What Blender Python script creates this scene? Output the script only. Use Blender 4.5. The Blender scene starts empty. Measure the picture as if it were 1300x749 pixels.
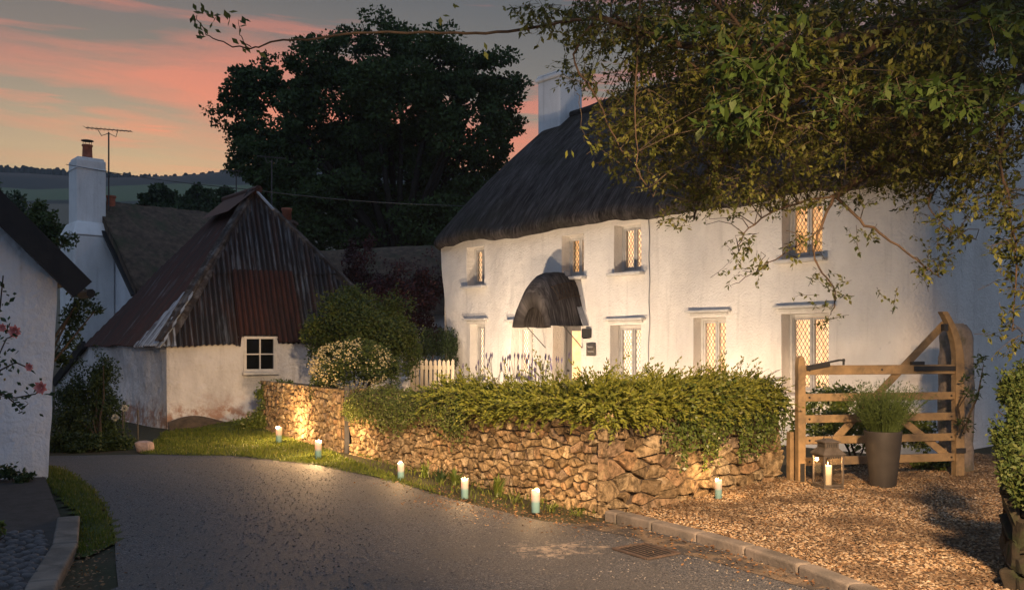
import bpy, math, random
import numpy as np
from mathutils import Vector, noise
R = math.radians
rnd = random.Random(7)
rng = np.random.default_rng(7)
SC = bpy.context.scene
COL = SC.collection
F = 1100.0; CU = 650.0; CV = 438.0; H = 1.5     # measured: focal length (px), principal column, horizon row, eye height

# ------------------------------------------------------------------ camera
cd = bpy.data.cameras.new('camera'); cam = bpy.data.objects.new('camera', cd); COL.objects.link(cam)
cam.location = (0, 0, H); cam.rotation_euler = (R(90), 0, 0)
cd.sensor_width = 36; cd.lens = F/1300*36; cd.shift_y = (CV-374.5)/1300
cd.clip_start = .05; cd.clip_end = 3000
SC.camera = cam
# ------------------------------------------------------------------ render / exposure
SC.view_settings.view_transform = 'Standard'; SC.view_settings.look = 'None'
SC.view_settings.exposure = 0.2; SC.view_settings.gamma = 1; SC.view_settings.use_curve_mapping = False
SC.cycles.use_denoising = True
SC.cycles.max_bounces = 6; SC.cycles.transparent_max_bounces = 8; SC.cycles.sample_clamp_indirect = 4
SC.cycles.volume_max_steps = 64

# ------------------------------------------------------------------ node helper
class NT:
    def __init__(s, nt): s.nt = nt; s.n = nt.nodes; s.l = nt.links; s.n.clear()
    def new(s, typ, ins=None, **kw):
        nd = s.n.new(typ)
        for k, v in kw.items(): setattr(nd, k, v)
        for k, v in (ins or {}).items():
            sk = nd.inputs[k]
            if isinstance(v, bpy.types.NodeSocket): s.l.new(v, sk)
            else: sk.default_value = v
        return nd
    def math(s, op, a, b=0.0, clamp=False):
        return s.new('ShaderNodeMath', {0: a, 1: b}, operation=op, use_clamp=clamp).outputs[0]
    def mix(s, fac, a, b, blend='MIX'):
        nd = s.new('ShaderNodeMix', data_type='RGBA', blend_type=blend, clamp_factor=True)
        for i, v in ((0, fac), (6, a), (7, b)):
            if isinstance(v, bpy.types.NodeSocket): s.l.new(v, nd.inputs[i])
            else: nd.inputs[i].default_value = (v if i == 0 else (*v[:3], 1))
        return nd.outputs[2]
    def ramp(s, fac, stops, interp='LINEAR'):
        nd = s.new('ShaderNodeValToRGB', {0: fac}); cr = nd.color_ramp; cr.interpolation = interp
        while len(cr.elements) < len(stops): cr.elements.new(.5)
        for e, (p, c) in zip(cr.elements, stops):
            e.position = p; e.color = (*c[:3], 1) if not isinstance(c, (int, float)) else (c, c, c, 1)
        return nd.outputs[0]
    def noise(s, vec, scale, detail=4, rough=.55, dist=0.0):
        return s.new('ShaderNodeTexNoise', {'Vector': vec, 'Scale': scale, 'Detail': detail, 'Roughness': rough, 'Distortion': dist}).outputs[0]
    def mapping(s, vec, scale=(1,1,1), rot=(0,0,0), loc=(0,0,0)):
        return s.new('ShaderNodeMapping', {'Vector': vec, 'Scale': scale, 'Rotation': rot, 'Location': loc}).outputs[0]

# ------------------------------------------------------------------ world: dusk sky
SUN_EL, SUN_AZ = 3.0, -24.0       # sunset beyond the lane, a little to the left
W = bpy.data.worlds.new('World'); SC.world = W; W.use_nodes = True
t = NT(W.node_tree)
tc = t.new('ShaderNodeTexCoord').outputs['Generated']
sep = t.new('ShaderNodeSeparateXYZ', {0: tc})
el = sep.outputs[2]
base = t.ramp(el, [(0, (.46,.34,.18)), (.20, (.42,.325,.20)), (.245, (.29,.25,.185)), (.30, (.165,.155,.138)), (.37, (.098,.106,.113)), (.45, (.17,.21,.27)), (1, (.40,.52,.74))])
base = t.mix(t.ramp(sep.outputs[1], [(-.0, 1.0), (.5, 0.0)]), base, (.22,.29,.42))   # blue dusk opposite the sunset
v1 = t.mapping(tc, scale=(1.3, .5, 10), rot=(0, R(8), 0), loc=(6.0, 0, .6))
n1 = t.noise(v1, 1.1, 6, .58, .35)
m1 = t.ramp(n1, [(.50, 0.0), (.56, .5), (.64, 1.0)])
v2 = t.mapping(tc, scale=(2.0, .4, 22), rot=(0, R(6), 0), loc=(6.8, 0, 5.3))
n2 = t.noise(v2, 1.7, 5, .6, .3)
m2 = t.ramp(n2, [(.53, 0.0), (.63, .8)])
mm = t.math('MAXIMUM', m1, m2)
fade = t.ramp(el, [(0, .2), (.195, .35), (.222, .95), (.38, .8), (.55, .1), (1, 0.0)])
yy = t.ramp(sep.outputs[1], [(0, 0.0), (.55, .25), (.9, 1.0)])
mm = t.math('MULTIPLY', t.math('MULTIPLY', mm, fade), yy)
ccol = t.ramp(el, [(0, (.95,.34,.18)), (.2, (.90,.23,.12)), (.30, (.70,.20,.13)), (.40, (.42,.15,.12)), (.6, (.2,.15,.16))])
skyc = t.mix(mm, base, ccol)
dark = t.ramp(t.noise(t.mapping(tc, scale=(1.1,.5,9), rot=(0, R(8), 0), loc=(4,1,0)), 1.6, 5), [(.5, 0.0), (.7, .6)])
skyc = t.mix(t.math('MULTIPLY', dark, fade), skyc, (.16,.135,.14))
nish = t.new('ShaderNodeTexSky', sky_type='NISHITA', sun_disc=False, sun_elevation=R(SUN_EL), sun_rotation=R(SUN_AZ), altitude=50, dust_density=2.0)
nb = t.new('ShaderNodeBackground', {0: nish.outputs[0], 1: .012})
cb = t.new('ShaderNodeBackground', {0: skyc, 1: .92})
ad = t.new('ShaderNodeAddShader', {0: nb.outputs[0], 1: cb.outputs[0]})
t.new('ShaderNodeOutputWorld', {0: ad.outputs[0]})
sd = bpy.data.lights.new('sun', 'SUN'); sd.energy = .12; sd.angle = R(10); sd.color = (1, .55, .38)
sun = bpy.data.objects.new('sun', sd); COL.objects.link(sun)
_d = Vector((math.sin(R(SUN_AZ))*math.cos(R(12)), math.cos(R(SUN_AZ))*math.cos(R(12)), math.sin(R(12))))
sun.rotation_euler = _d.to_track_quat('Z', 'Y').to_euler()

# ------------------------------------------------------------------ photo measurement -> place
def P(u, v, Y): return Vector(((u-CU)/F*Y, Y, H-(v-CV)/F*Y))
def G(u, v, z=0.0):
    Y = (H-z)*F/(v-CV); return Vector(((u-CU)/F*Y, Y, z))
def nz(x, y=0, z=0, s=1.0): return noise.noise(Vector((x*s, y*s, z*s)))

# ------------------------------------------------------------------ materials
def mk(name):
    m = bpy.data.materials.new(name); m.use_nodes = True; return m, NT(m.node_tree)
def pm(name, c1, c2=None, scale=3, rough=.8, bump=.3, bscale=30, stretch=(1,1,1), c3=None, s3=1.0, lim3=(.5,.65), metal=0, dist=.01, spec=.3, bdetail=6):
    """weathered surface: two mottled colours, an optional third in patches, noise relief"""
    m, t = mk(name)
    co = t.new('ShaderNodeTexCoord').outputs['Object']
    v = t.mapping(co, scale=stretch)
    c2 = c2 or tuple(x*.75 for x in c1)
    col = t.mix(t.ramp(t.noise(v, scale, 6, .6), [(.35, 0.0), (.65, 1.0)]), c1, c2)
    if c3: col = t.mix(t.ramp(t.noise(v, s3, 6, .65, .3), [(lim3[0], 0.0), (lim3[1], 1.0)]), col, c3)
    ins = {'Base Color': col, 'Roughness': rough, 'Metallic': metal, 'Specular IOR Level': spec}
    if bump:
        b = t.new('ShaderNodeBump', {'Strength': bump, 'Distance': dist, 'Height': t.noise(v, bscale, bdetail, .65)})
        ins['Normal'] = b.outputs[0]
    p = t.new('ShaderNodeBsdfPrincipled', ins)
    t.new('ShaderNodeOutputMaterial', {0: p.outputs[0]})
    return m
def leafmat(name, cols, trans=.3, rough=.55, spec=.25):
    m, t = mk(name)
    r = t.new('ShaderNodeNewGeometry').outputs['Random Per Island']
    n = len(cols)
    col = t.ramp(r, [(i/max(1, n-1), c) for i, c in enumerate(cols)])
    p = t.new('ShaderNodeBsdfPrincipled', {'Base Color': col, 'Roughness': rough, 'Specular IOR Level': spec})
    tr = t.new('ShaderNodeBsdfTranslucent', {0: col})
    mx = t.new('ShaderNodeMixShader', {0: trans, 1: p.outputs[0], 2: tr.outputs[0]})
    t.new('ShaderNodeOutputMaterial', {0: mx.outputs[0]})
    return m
def emat(name, col, strength, col2=None, scale=6, stretch=(1,1,1)):
    m, t = mk(name)
    c = (*col, 1)
    if col2:
        v = t.mapping(t.new('ShaderNodeTexCoord').outputs['Object'], scale=stretch)
        c = t.mix(t.ramp(t.noise(v, scale, 3), [(.35, 0.0), (.65, 1.0)]), col, col2)
    p = t.new('ShaderNodeBsdfPrincipled', {'Base Color': c, 'Roughness': .8, 'Emission Color': c, 'Emission Strength': strength})
    t.new('ShaderNodeOutputMaterial', {0: p.outputs[0]})
    return m
M = {}
def limewash(name, base, dirty, roughcast=.5, bs=26, low=None):
    m, t = mk(name)
    co = t.new('ShaderNodeTexCoord').outputs['Object']
    v = t.mapping(co, scale=(1,1,.45))
    col = t.mix(t.ramp(t.noise(v, 1.3, 7, .65), [(.42, 0.0), (.72, .75)]), base, dirty)
    col = t.mix(t.ramp(t.noise(co, 9, 6, .7), [(.62, 0.0), (.75, .45)]), col, tuple(x*.6 for x in dirty))
    stk = t.ramp(t.noise(t.mapping(co, scale=(1,1,.06)), 7, 4, .6), [(.56, 0.0), (.72, .35)])
    col = t.mix(stk, col, tuple(x*.7 for x in dirty))
    if low:   # rising damp and bare patches near the foot of the wall
        z = t.new('ShaderNodeSeparateXYZ', {0: co}).outputs[2]
        zz = t.math('ADD', z, t.math('MULTIPLY', t.noise(co, 1.5, 5), 1.0))
        f = t.ramp(zz, [(.75, 1.0), (1.6, 0.0)])
        f2 = t.ramp(t.noise(co, 4.5, 7, .7), [(.42, 0.0), (.55, 1.0)])
        col = t.mix(t.math('MULTIPLY', f, f2), col, low)
    hgt = t.math('ADD', t.math('MULTIPLY', t.noise(co, bs, 5, .6), .5), t.noise(co, 3.0, 3, .5))
    b = t.new('ShaderNodeBump', {'Strength': roughcast, 'Distance': .045, 'Height': hgt})
    p = t.new('ShaderNodeBsdfPrincipled', {'Base Color': col, 'Roughness': .9, 'Specular IOR Level': .15, 'Normal': b.outputs[0]})
    t.new('ShaderNodeOutputMaterial', {0: p.outputs[0]})
    return m
M['white'] = limewash('cottage_limewash', (.80,.765,.72), (.60,.56,.52), .9, 30)
M['white_cool'] = limewash('house_limewash', (.72,.74,.78), (.5,.52,.55), 1.0, 16)
M['white_stack'] = limewash('stack_limewash', (.74,.75,.76), (.5,.5,.5), .4, 18)
M['barn_wall'] = limewash('barn_limewash', (.62,.61,.62), (.27,.26,.27), 1.0, 12, low=(.33,.215,.17))
M['paint'] = pm('white_painted_wood', (.62,.60,.57), (.5,.48,.45), 8, .55, .15, 40)
M['paint_grey'] = pm('grey_painted_wood', (.42,.41,.40), (.32,.31,.30), 8, .55, .15, 40)
M['asphalt'] = None
M['stone'] = pm('wall_stone', (.42,.32,.22), (.26,.20,.15), 2.6, .9, .9, 22, c3=(.48,.42,.33), s3=5, lim3=(.52,.66), dist=.02)
M['mortar'] = pm('wall_core_earth', (.10,.075,.055), (.05,.04,.03), 9, .95, .8, 25)
M['granite'] = pm('granite', (.30,.25,.21), (.19,.16,.13), 5, .9, 1.0, 16, c3=(.13,.12,.08), s3=3, dist=.03)
M['kerb'] = pm('kerb_stone', (.20,.17,.145), (.11,.10,.09), 4, .9, .6, 40, c3=(.09,.08,.07), s3=2.5)
M['oak'] = pm('weathered_oak', (.34,.235,.125), (.22,.155,.085), 7, .7, .5, 26, stretch=(1,1,1), c3=(.14,.105,.07), s3=3.3)
M['grey_wood'] = pm('weathered_grey_wood', (.17,.16,.155), (.10,.095,.095), 8, .8, .4, 30, stretch=(1,1,.2))
M['picket'] = pm('cream_picket_paint', (.42,.36,.26), (.30,.25,.19), 6, .7, .3, 30, stretch=(1,1,.3))
M['black'] = pm('black_iron', (.02,.02,.022), (.035,.033,.03), 8, .5, .2, 40, spec=.5)
M['black_wood'] = pm('black_verge_paint', (.012,.012,.014), (.022,.02,.02), 6, .6, .4, 30)
M['bark'] = pm('bark', (.075,.055,.035), (.035,.027,.02), 12, .9, .9, 30, stretch=(1,1,.3))
M['bark_dark'] = pm('bark_dark', (.03,.024,.018), (.015,.012,.01), 12, .95, .6, 30)
M['bark_light'] = pm('bark_light', (.085,.055,.035), (.04,.028,.02), 12, .9, .6, 30)
M['terracotta'] = pm('terracotta', (.42,.13,.07), (.25,.085,.05), 8, .8, .3, 30)
M['brick'] = pm('dark_brick', (.14,.085,.065), (.08,.06,.05), 9, .9, .6, 20)
M['lead'] = pm('lead_grey', (.30,.31,.34), (.20,.21,.23), 5, .5, .2, 20)
M['steel'] = pm('aerial_metal', (.10,.09,.085), (.06,.05,.05), 12, .5, 0, metal=.6)
M['bronze'] = pm('lantern_metal', (.20,.17,.14), (.12,.10,.08), 12, .45, .2, 60, metal=.4)
M['slate'] = pm('roof_slate', (.07,.065,.062), (.035,.034,.036), 8, .7, .6, 20, c3=(.12,.10,.07), s3=5)
M['planter'] = pm('grey_planter', (.045,.040,.036), (.030,.027,.025), 4, .6, .2, 40)
M['soil'] = pm('soil', (.05,.036,.025), (.03,.022,.016), 12, .95, .9, 30)
M['interior'] = pm('well_shade_black', (.02,.018,.016), (.01,.01,.01), 4, .9, 0)
def thatch_mat(name, dist):
    m, t = mk(name)
    co = t.new('ShaderNodeTexCoord').outputs['UV']; ob = t.new('ShaderNodeTexCoord').outputs['Object']
    f = t.noise(t.mapping(co, scale=(34,2.6,1)), 1.0, 5, .7)
    g = t.noise(t.mapping(co, scale=(5,.9,1)), 1.0, 5, .65)
    k = t.math('ADD', t.math('MULTIPLY', f, .6), t.math('MULTIPLY', g, .4))
    col = t.ramp(k, [(.38, (.014,.012,.012)), (.5, (.060,.053,.052)), (.63, (.15,.135,.13))])
    col = t.mix(t.ramp(t.noise(ob, .8, 6, .65), [(.48, 0.0), (.68, .65)]), col, (.032,.033,.022))
    h = t.math('ADD', f, t.math('MULTIPLY', t.noise(t.mapping(co, scale=(9,3,1)), 1.0, 5, .7), .9))
    b = t.new('ShaderNodeBump', {'Strength': 1.0, 'Distance': dist, 'Height': h})
    p = t.new('ShaderNodeBsdfPrincipled', {'Base Color': col, 'Roughness': .95, 'Specular IOR Level': .1, 'Normal': b.outputs[0]})
    t.new('ShaderNodeOutputMaterial', {0: p.outputs[0]})
    return m
M['thatch_hood'] = thatch_mat('hood_thatch', .03)
M['thatch'] = thatch_mat('thatch', .07)
M['thatch_roll'] = pm('ridge_thatch', (.055,.048,.046), (.02,.018,.018), 14, .95, 1.0, 30, dist=.04)
M['thatch_brown'] = pm('brown_thatch', (.13,.090,.062), (.05,.036,.028), 7, .95, 1.0, 30, stretch=(1,1,.4), c3=(.05,.055,.03), s3=1.5, dist=.04)
def sheet_mat(name, base, streak, rust, f_streak, f_rust):
    """old corrugated iron: paint worn off the crests in runs, rust bleeding down from the laps, valley shade put into the colour"""
    m, t = mk(name)
    co = t.new('ShaderNodeTexCoord').outputs['UV']
    n = t.noise(t.mapping(co, scale=(16,.9,1)), 1.0, 4, .62)
    big = t.noise(t.mapping(co, scale=(1.3,.9,1)), 1.0, 4, .6)
    fine = t.noise(t.mapping(co, scale=(60,6,1)), 1.0, 3, .6)
    col = t.mix(t.ramp(t.noise(t.mapping(co, scale=(5,.8,1), loc=(3,7,0)), 1.0, 5, .65), [(f_rust-.04, 0.0), (f_rust+.12, 1.0)]), base, rust)
    k = t.math('ADD', t.math('MULTIPLY', n, .6), t.math('ADD', t.math('MULTIPLY', big, .3), t.math('MULTIPLY', fine, .1)))
    col = t.mix(t.ramp(k, [(f_streak, 0.0), (f_streak+.09, 1.0)]), col, streak)
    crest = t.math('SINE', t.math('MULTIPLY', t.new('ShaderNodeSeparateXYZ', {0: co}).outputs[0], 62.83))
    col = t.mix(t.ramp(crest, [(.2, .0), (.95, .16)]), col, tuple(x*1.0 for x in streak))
    col = t.mix(t.ramp(t.math('MULTIPLY', crest, -1.0), [(.35, 0.0), (1.0, .8)]), col, (.008,.007,.008))  # valleys painted dark like shade so the corrugation shows in flat light
    p = t.new('ShaderNodeBsdfPrincipled', {'Base Color': col, 'Roughness': .7, 'Specular IOR Level': .25})
    t.new('ShaderNodeOutputMaterial', {0: p.outputs[0]})
    return m
M['sheet_dark'] = sheet_mat('tarred_iron_sheet', (.024,.022,.024), (.13,.145,.165), (.050,.026,.020), .515, .50)
M['sheet_rust'] = sheet_mat('rusted_iron_sheet', (.062,.022,.015), (.060,.036,.030), (.032,.015,.012), .56, .48)
M['sheet_red'] = sheet_mat('red_iron_roof', (.075,.026,.018), (.14,.125,.125), (.045,.024,.019), .545, .46)
M['sheet_pale'] = sheet_mat('flaked_pale_sheet', (.07,.065,.07), (.36,.41,.48), (.07,.04,.03), .44, .6)
# leaves
M['lf_over'] = leafmat('overhang_leaf', [(.035,.050,.010), (.075,.088,.017), (.11,.11,.022), (.048,.064,.012), (.15,.15,.032)], .3)
M['lf_bright'] = leafmat('bright_leaf', [(.024,.050,.008), (.040,.066,.010), (.020,.040,.008), (.048,.070,.014)], .35)
M['lf_oak'] = leafmat('big_tree_leaf', [(.030,.052,.018), (.050,.082,.028), (.070,.105,.036), (.036,.062,.022)], .15, .7, .1)
M['lf_bush'] = leafmat('bush_leaf', [(.035,.062,.016), (.06,.09,.022), (.085,.10,.026), (.042,.07,.018)], .25)
M['lf_dark'] = leafmat('dark_bush_leaf', [(.022,.042,.014), (.036,.060,.02), (.050,.078,.028)], .2)
M['lf_purple'] = leafmat('purple_leaf', [(.035,.012,.016), (.06,.018,.026), (.028,.012,.014), (.075,.03,.04)], .2)
M['lf_cream'] = leafmat('cream_blossom', [(.45,.38,.20), (.6,.52,.32), (.35,.30,.14)], .3)
M['lf_trail'] = leafmat('trailing_leaf', [(.09,.13,.022), (.14,.17,.04), (.06,.09,.018), (.18,.19,.07)], .25)
M['lf_juniper'] = leafmat('juniper_leaf', [(.12,.145,.018), (.21,.22,.03), (.075,.10,.015), (.27,.26,.045)], .2)
M['lf_ivy'] = leafmat('ivy_leaf', [(.05,.08,.015), (.11,.15,.025), (.07,.11,.02), (.15,.17,.04)], .15, .4, .5)
M['lf_lav'] = leafmat('lavender_spike', [(.10,.09,.22), (.16,.14,.26), (.08,.07,.12)], .2)
M['lf_pot'] = leafmat('pot_grass_leaf', [(.08,.12,.03), (.12,.17,.05), (.06,.09,.02)], .3)
M['grass'] = leafmat('grass_blade', [(.075,.11,.014), (.12,.15,.02), (.055,.085,.014), (.16,.16,.035)], .3)
M['litter'] = leafmat('dead_leaf', [(.16,.075,.03), (.22,.12,.05), (.09,.05,.03), (.28,.17,.08)], .1)
M['gravel'] = leafmat('gravel_chip', [(.32,.20,.10), (.44,.32,.19), (.14,.09,.05), (.25,.14,.065), (.55,.45,.32), (.08,.058,.042)], 0, .8)
M['gravel_grey'] = leafmat('road_chip', [(.05,.05,.055), (.12,.115,.115), (.22,.20,.18), (.08,.075,.075), (.03,.03,.035)], 0, .8)
_t = NT.__new__(NT); _m = M['gravel']; _t.nt = _m.node_tree; _t.n = _m.node_tree.nodes; _t.l = _m.node_tree.links
_p = next(n for n in _t.n if n.type == 'BSDF_PRINCIPLED'); _c = _p.inputs['Base Color'].links[0].from_socket
_f = _t.ramp(_t.noise(_t.new('ShaderNodeTexCoord').outputs['Object'], 1.1, 6, .65, .4), [(.42, 0.0), (.60, .8)])
_t.l.new(_t.mix(_f, _c, (.075,.05,.032)), _p.inputs['Base Color'])
M['rose'] = leafmat('pink_petal', [(.65,.22,.20), (.75,.32,.27), (.6,.16,.16)], .3)
M['flowerw'] = leafmat('white_petal', [(.34,.35,.32), (.42,.42,.38)], .3)

# ------------------------------------------------------------------ mesh builders
class MB:
    def __init__(s): s.v = []; s.f = []; s.a = []; s.uv = []     # uv: metres along the sheet / straw
    def add(s, vs, fs):
        o = len(s.v); s.v += [tuple(x) for x in vs]; s.f += [tuple(i+o for i in f) for f in fs]
    def box(s, c, size, ax=None):
        """c centre, size full extents along ax = (x,y,z) unit vectors"""
        ax = ax or (Vector((1,0,0)), Vector((0,1,0)), Vector((0,0,1)))
        c = Vector(c); h = [x/2 for x in size]; vs = []
        for k in (-1,1):
            for j in (-1,1):
                for i in (-1,1): vs.append(c+ax[0]*h[0]*i+ax[1]*h[1]*j+ax[2]*h[2]*k)
        s.add(vs, [(0,2,3,1),(4,5,7,6),(0,1,5,4),(2,6,7,3),(0,4,6,2),(1,3,7,5)])
    def bar(s, a, b, w, d, up=Vector((0,0,1))):
        """beam from a to b; w across 'up', d along it"""
        a = Vector(a); b = Vector(b); z = (b-a); L = z.length; z /= L
        x = z.cross(up)
        if x.length < 1e-4: x = Vector((1,0,0))
        x.normalize(); y = x.cross(z)
        s.box((a+b)/2, (w, d, L), (x, y, z))
    def tube(s, pts, r, n=6, cap=True):
        pts = [Vector(p) for p in pts]; rs = r if isinstance(r, (list, tuple)) else [r]*len(pts)
        o = len(s.v); up = Vector((.13,.31,.94))
        for i, p in enumerate(pts):
            d = (pts[min(i+1, len(pts)-1)]-pts[max(i-1, 0)])
            if d.length < 1e-7: d = Vector((0,0,1))
            d.normalize(); x = d.cross(up)
            if x.length < .05: x = d.cross(Vector((1,0,0)))
            x.normalize(); y = d.cross(x)
            for k in range(n):
                a = 2*math.pi*k/n; s.v.append(tuple(p+(x*math.cos(a)+y*math.sin(a))*rs[i]))
        for i in range(len(pts)-1):
            for k in range(n):
                a = o+i*n+k; b = o+i*n+(k+1)%n
                s.f.append((a, b, b+n, a+n))
        if cap:
            s.f.append(tuple(o+k for k in range(n))[::-1]); s.f.append(tuple(o+(len(pts)-1)*n+k for k in range(n)))
    def lathe(s, prof, c=(0,0,0), n=24, wob=0):
        c = Vector(c); o = len(s.v)
        for r, z in prof:
            for k in range(n):
                a = 2*math.pi*k/n; rr = r*(1+wob*nz(math.cos(a)*2, math.sin(a)*2, z*9))
                s.v.append((c.x+rr*math.cos(a), c.y+rr*math.sin(a), c.z+z))
        for i in range(len(prof)-1):
            for k in range(n):
                a = o+i*n+k; b = o+i*n+(k+1)%n; s.f.append((a, b, b+n, a+n))
        s.f.append(tuple(o+k for k in range(n))[::-1]); s.f.append(tuple(o+(len(prof)-1)*n+k for k in range(n)))
    def poly_prism(s, pts, off):
        """flat polygon extruded by vector off"""
        n = len(pts); a = [Vector(p) for p in pts]; b = [p+Vector(off) for p in a]
        s.add(a+b, [tuple(range(n))[::-1], tuple(range(n, 2*n))]+[(i, (i+1) % n, (i+1) % n+n, i+n) for i in range(n)])
    def leaves(s, pts, axis, nrm, L, Wd, fold=.18):
        """numpy arrays: folded leaf at each point"""
        pts = np.asarray(pts, float); axis = np.asarray(axis, float); nrm = np.asarray(nrm, float)
        if len(pts) == 0: return
        axis /= np.linalg.norm(axis, axis=1, keepdims=True)+1e-9
        side = np.cross(axis, nrm); side /= np.linalg.norm(side, axis=1, keepdims=True)+1e-9
        up = np.cross(side, axis)
        L = np.broadcast_to(np.asarray(L, float), (len(pts),))[:, None]; Wd = np.broadcast_to(np.asarray(Wd, float), (len(pts),))[:, None]
        mid = pts+axis*L*.45+up*L*fold*.6
        V = np.stack([pts, mid+side*Wd*.5-up*L*fold*.5, pts+axis*L, mid-side*Wd*.5-up*L*fold*.5], 1)
        s.a.append(V)
def basis(n_):
    return n_

def finish(me_name, mb):
    me = bpy.data.meshes.new(me_name)
    V = np.array(mb.v, float).reshape(-1, 3)
    faces = mb.f
    if mb.a:
        A = np.concatenate(mb.a, 0); nl = len(A); o = len(V)
        AV = A.reshape(-1, 3)
        idx = np.arange(nl)[:, None]*4+o
        tri = np.concatenate([idx+np.array([0,1,2]), idx+np.array([0,2,3])], 1).reshape(-1)
        V = np.concatenate([V, AV], 0)
        lens = [len(f) for f in faces]; flat = [i for f in faces for i in f]
        loops = np.concatenate([np.array(flat, int), tri]).astype(np.int32)
        lens = np.concatenate([np.array(lens, int), np.full(nl*2, 3)])
        starts = np.concatenate([[0], np.cumsum(lens)[:-1]]).astype(np.int32)
        me.vertices.add(len(V)); me.vertices.foreach_set('co', V.astype(np.float32).ravel())
        me.loops.add(len(loops)); me.loops.foreach_set('vertex_index', loops)
        me.polygons.add(len(lens)); me.polygons.foreach_set('loop_start', starts)
        me.update(calc_edges=True); me.validate()
    else:
        me.from_pydata([tuple(x) for x in V], [], faces); me.update()
    if mb.uv and len(mb.uv) == len(mb.v):
        lay = me.uv_layers.new(name='UVMap'); vi = np.zeros(len(me.loops), np.int32); me.loops.foreach_get('vertex_index', vi)
        lay.data.foreach_set('uv', np.array(mb.uv, np.float32)[vi].ravel())
    return me
def obj(name, mb, mat, parent=None, smooth=False, bevel=0, loc=None):
    """link ONE mesh object; world-space vertices are shifted to the thing's own origin"""
    o3 = Vector(parent['_o']) if parent is not None else Vector(loc or (0,0,0))
    if o3.length > 0:
        mb.v = [(a-o3.x, b-o3.y, c-o3.z) for a, b, c in mb.v]
        mb.a = [x-np.array(o3) for x in mb.a]
    me = finish(name, mb); me.materials.append(mat)
    if smooth: me.polygons.foreach_set('use_smooth', [True]*len(me.polygons)); me.update()
    o = bpy.data.objects.new(name, me); COL.objects.link(o)
    if parent is not None: o.parent = parent
    else: o.location = o3
    o['_o'] = tuple(o3)
    if bevel:
        b = o.modifiers.new('bevel', 'BEVEL'); b.width = bevel; b.segments = 2; b.limit_method = 'ANGLE'
    return o
def tag(o, label, cat, group=None):
    o['label'] = label; o['category'] = cat
    if group: o['group'] = group
    return o
def thing(name, label, cat, loc, group=None):
    o = bpy.data.objects.new(name, None); COL.objects.link(o); o.location = loc; o['_o'] = tuple(loc); o.empty_display_size = .1
    return tag(o, label, cat, group)
def struct(name, mb, mat, smooth=False, kind='structure'):
    o = obj(name, mb, mat, None, smooth); o['kind'] = kind; return o
def rand_dirs(n):
    d = rng.normal(size=(n, 3)); return d/np.linalg.norm(d, axis=1, keepdims=True)
def spot(name, loc, target, watts, cone, color=(1,.66,.36), blend=.6, size=.05, parent=None):
    ld = bpy.data.lights.new(name, 'SPOT'); ld.energy = watts; ld.spot_size = R(cone); ld.spot_blend = blend
    ld.color = color; ld.shadow_soft_size = size
    o = bpy.data.objects.new(name, ld); COL.objects.link(o)
    d = Vector(target)-Vector(loc); o.rotation_euler = (-d).to_track_quat('Z', 'Y').to_euler()
    if parent is not None: o.parent = parent; o.location = Vector(loc)-Vector(parent['_o'])
    else: o.location = loc
    return o
def point(name, loc, watts, color=(1,.55,.25), size=.02, parent=None):
    ld = bpy.data.lights.new(name, 'POINT'); ld.energy = watts; ld.color = color; ld.shadow_soft_size = size
    o = bpy.data.objects.new(name, ld); COL.objects.link(o); o.location = loc
    if parent is not None: o.parent = parent
    return o

# ================================================================== GROUND, ROAD, HILLS
def flat_poly(pts, z, sub=0):
    mb = MB(); mb.add([(p[0], p[1], z) for p in pts], [tuple(range(len(pts)))]); return mb
# soil ground with a grass bank rising behind the verge
def ground_z(x, y):
    # gentle bank in front of the barn
    b = max(0, 1-((x+4.2)**2/3.2+(y-16.6)**2/3.4))
    return -.012 + .16*b
mb = MB()
xs = [-660,-400,-150,-60,-25]+[i*.5 for i in range(-40, 41)]+[25,60,150,400,660]
ys = [-110,-60,-15]+[i*.5 for i in range(-10, 61)]+[35,45,60,90,140,260,480]
for y in ys:
    for x in xs: mb.v.append((x, y, ground_z(x, y)))
nx = len(xs)
for j in range(len(ys)-1):
    for i in range(nx-1): a = j*nx+i; mb.f.append((a, a+1, a+1+nx, a+nx))
M['ground'] = pm('ground_soil', (.045,.038,.022), (.03,.034,.016), 2.5, .95, .8, 18)
struct('ground', mb, M['ground'], True)
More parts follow.
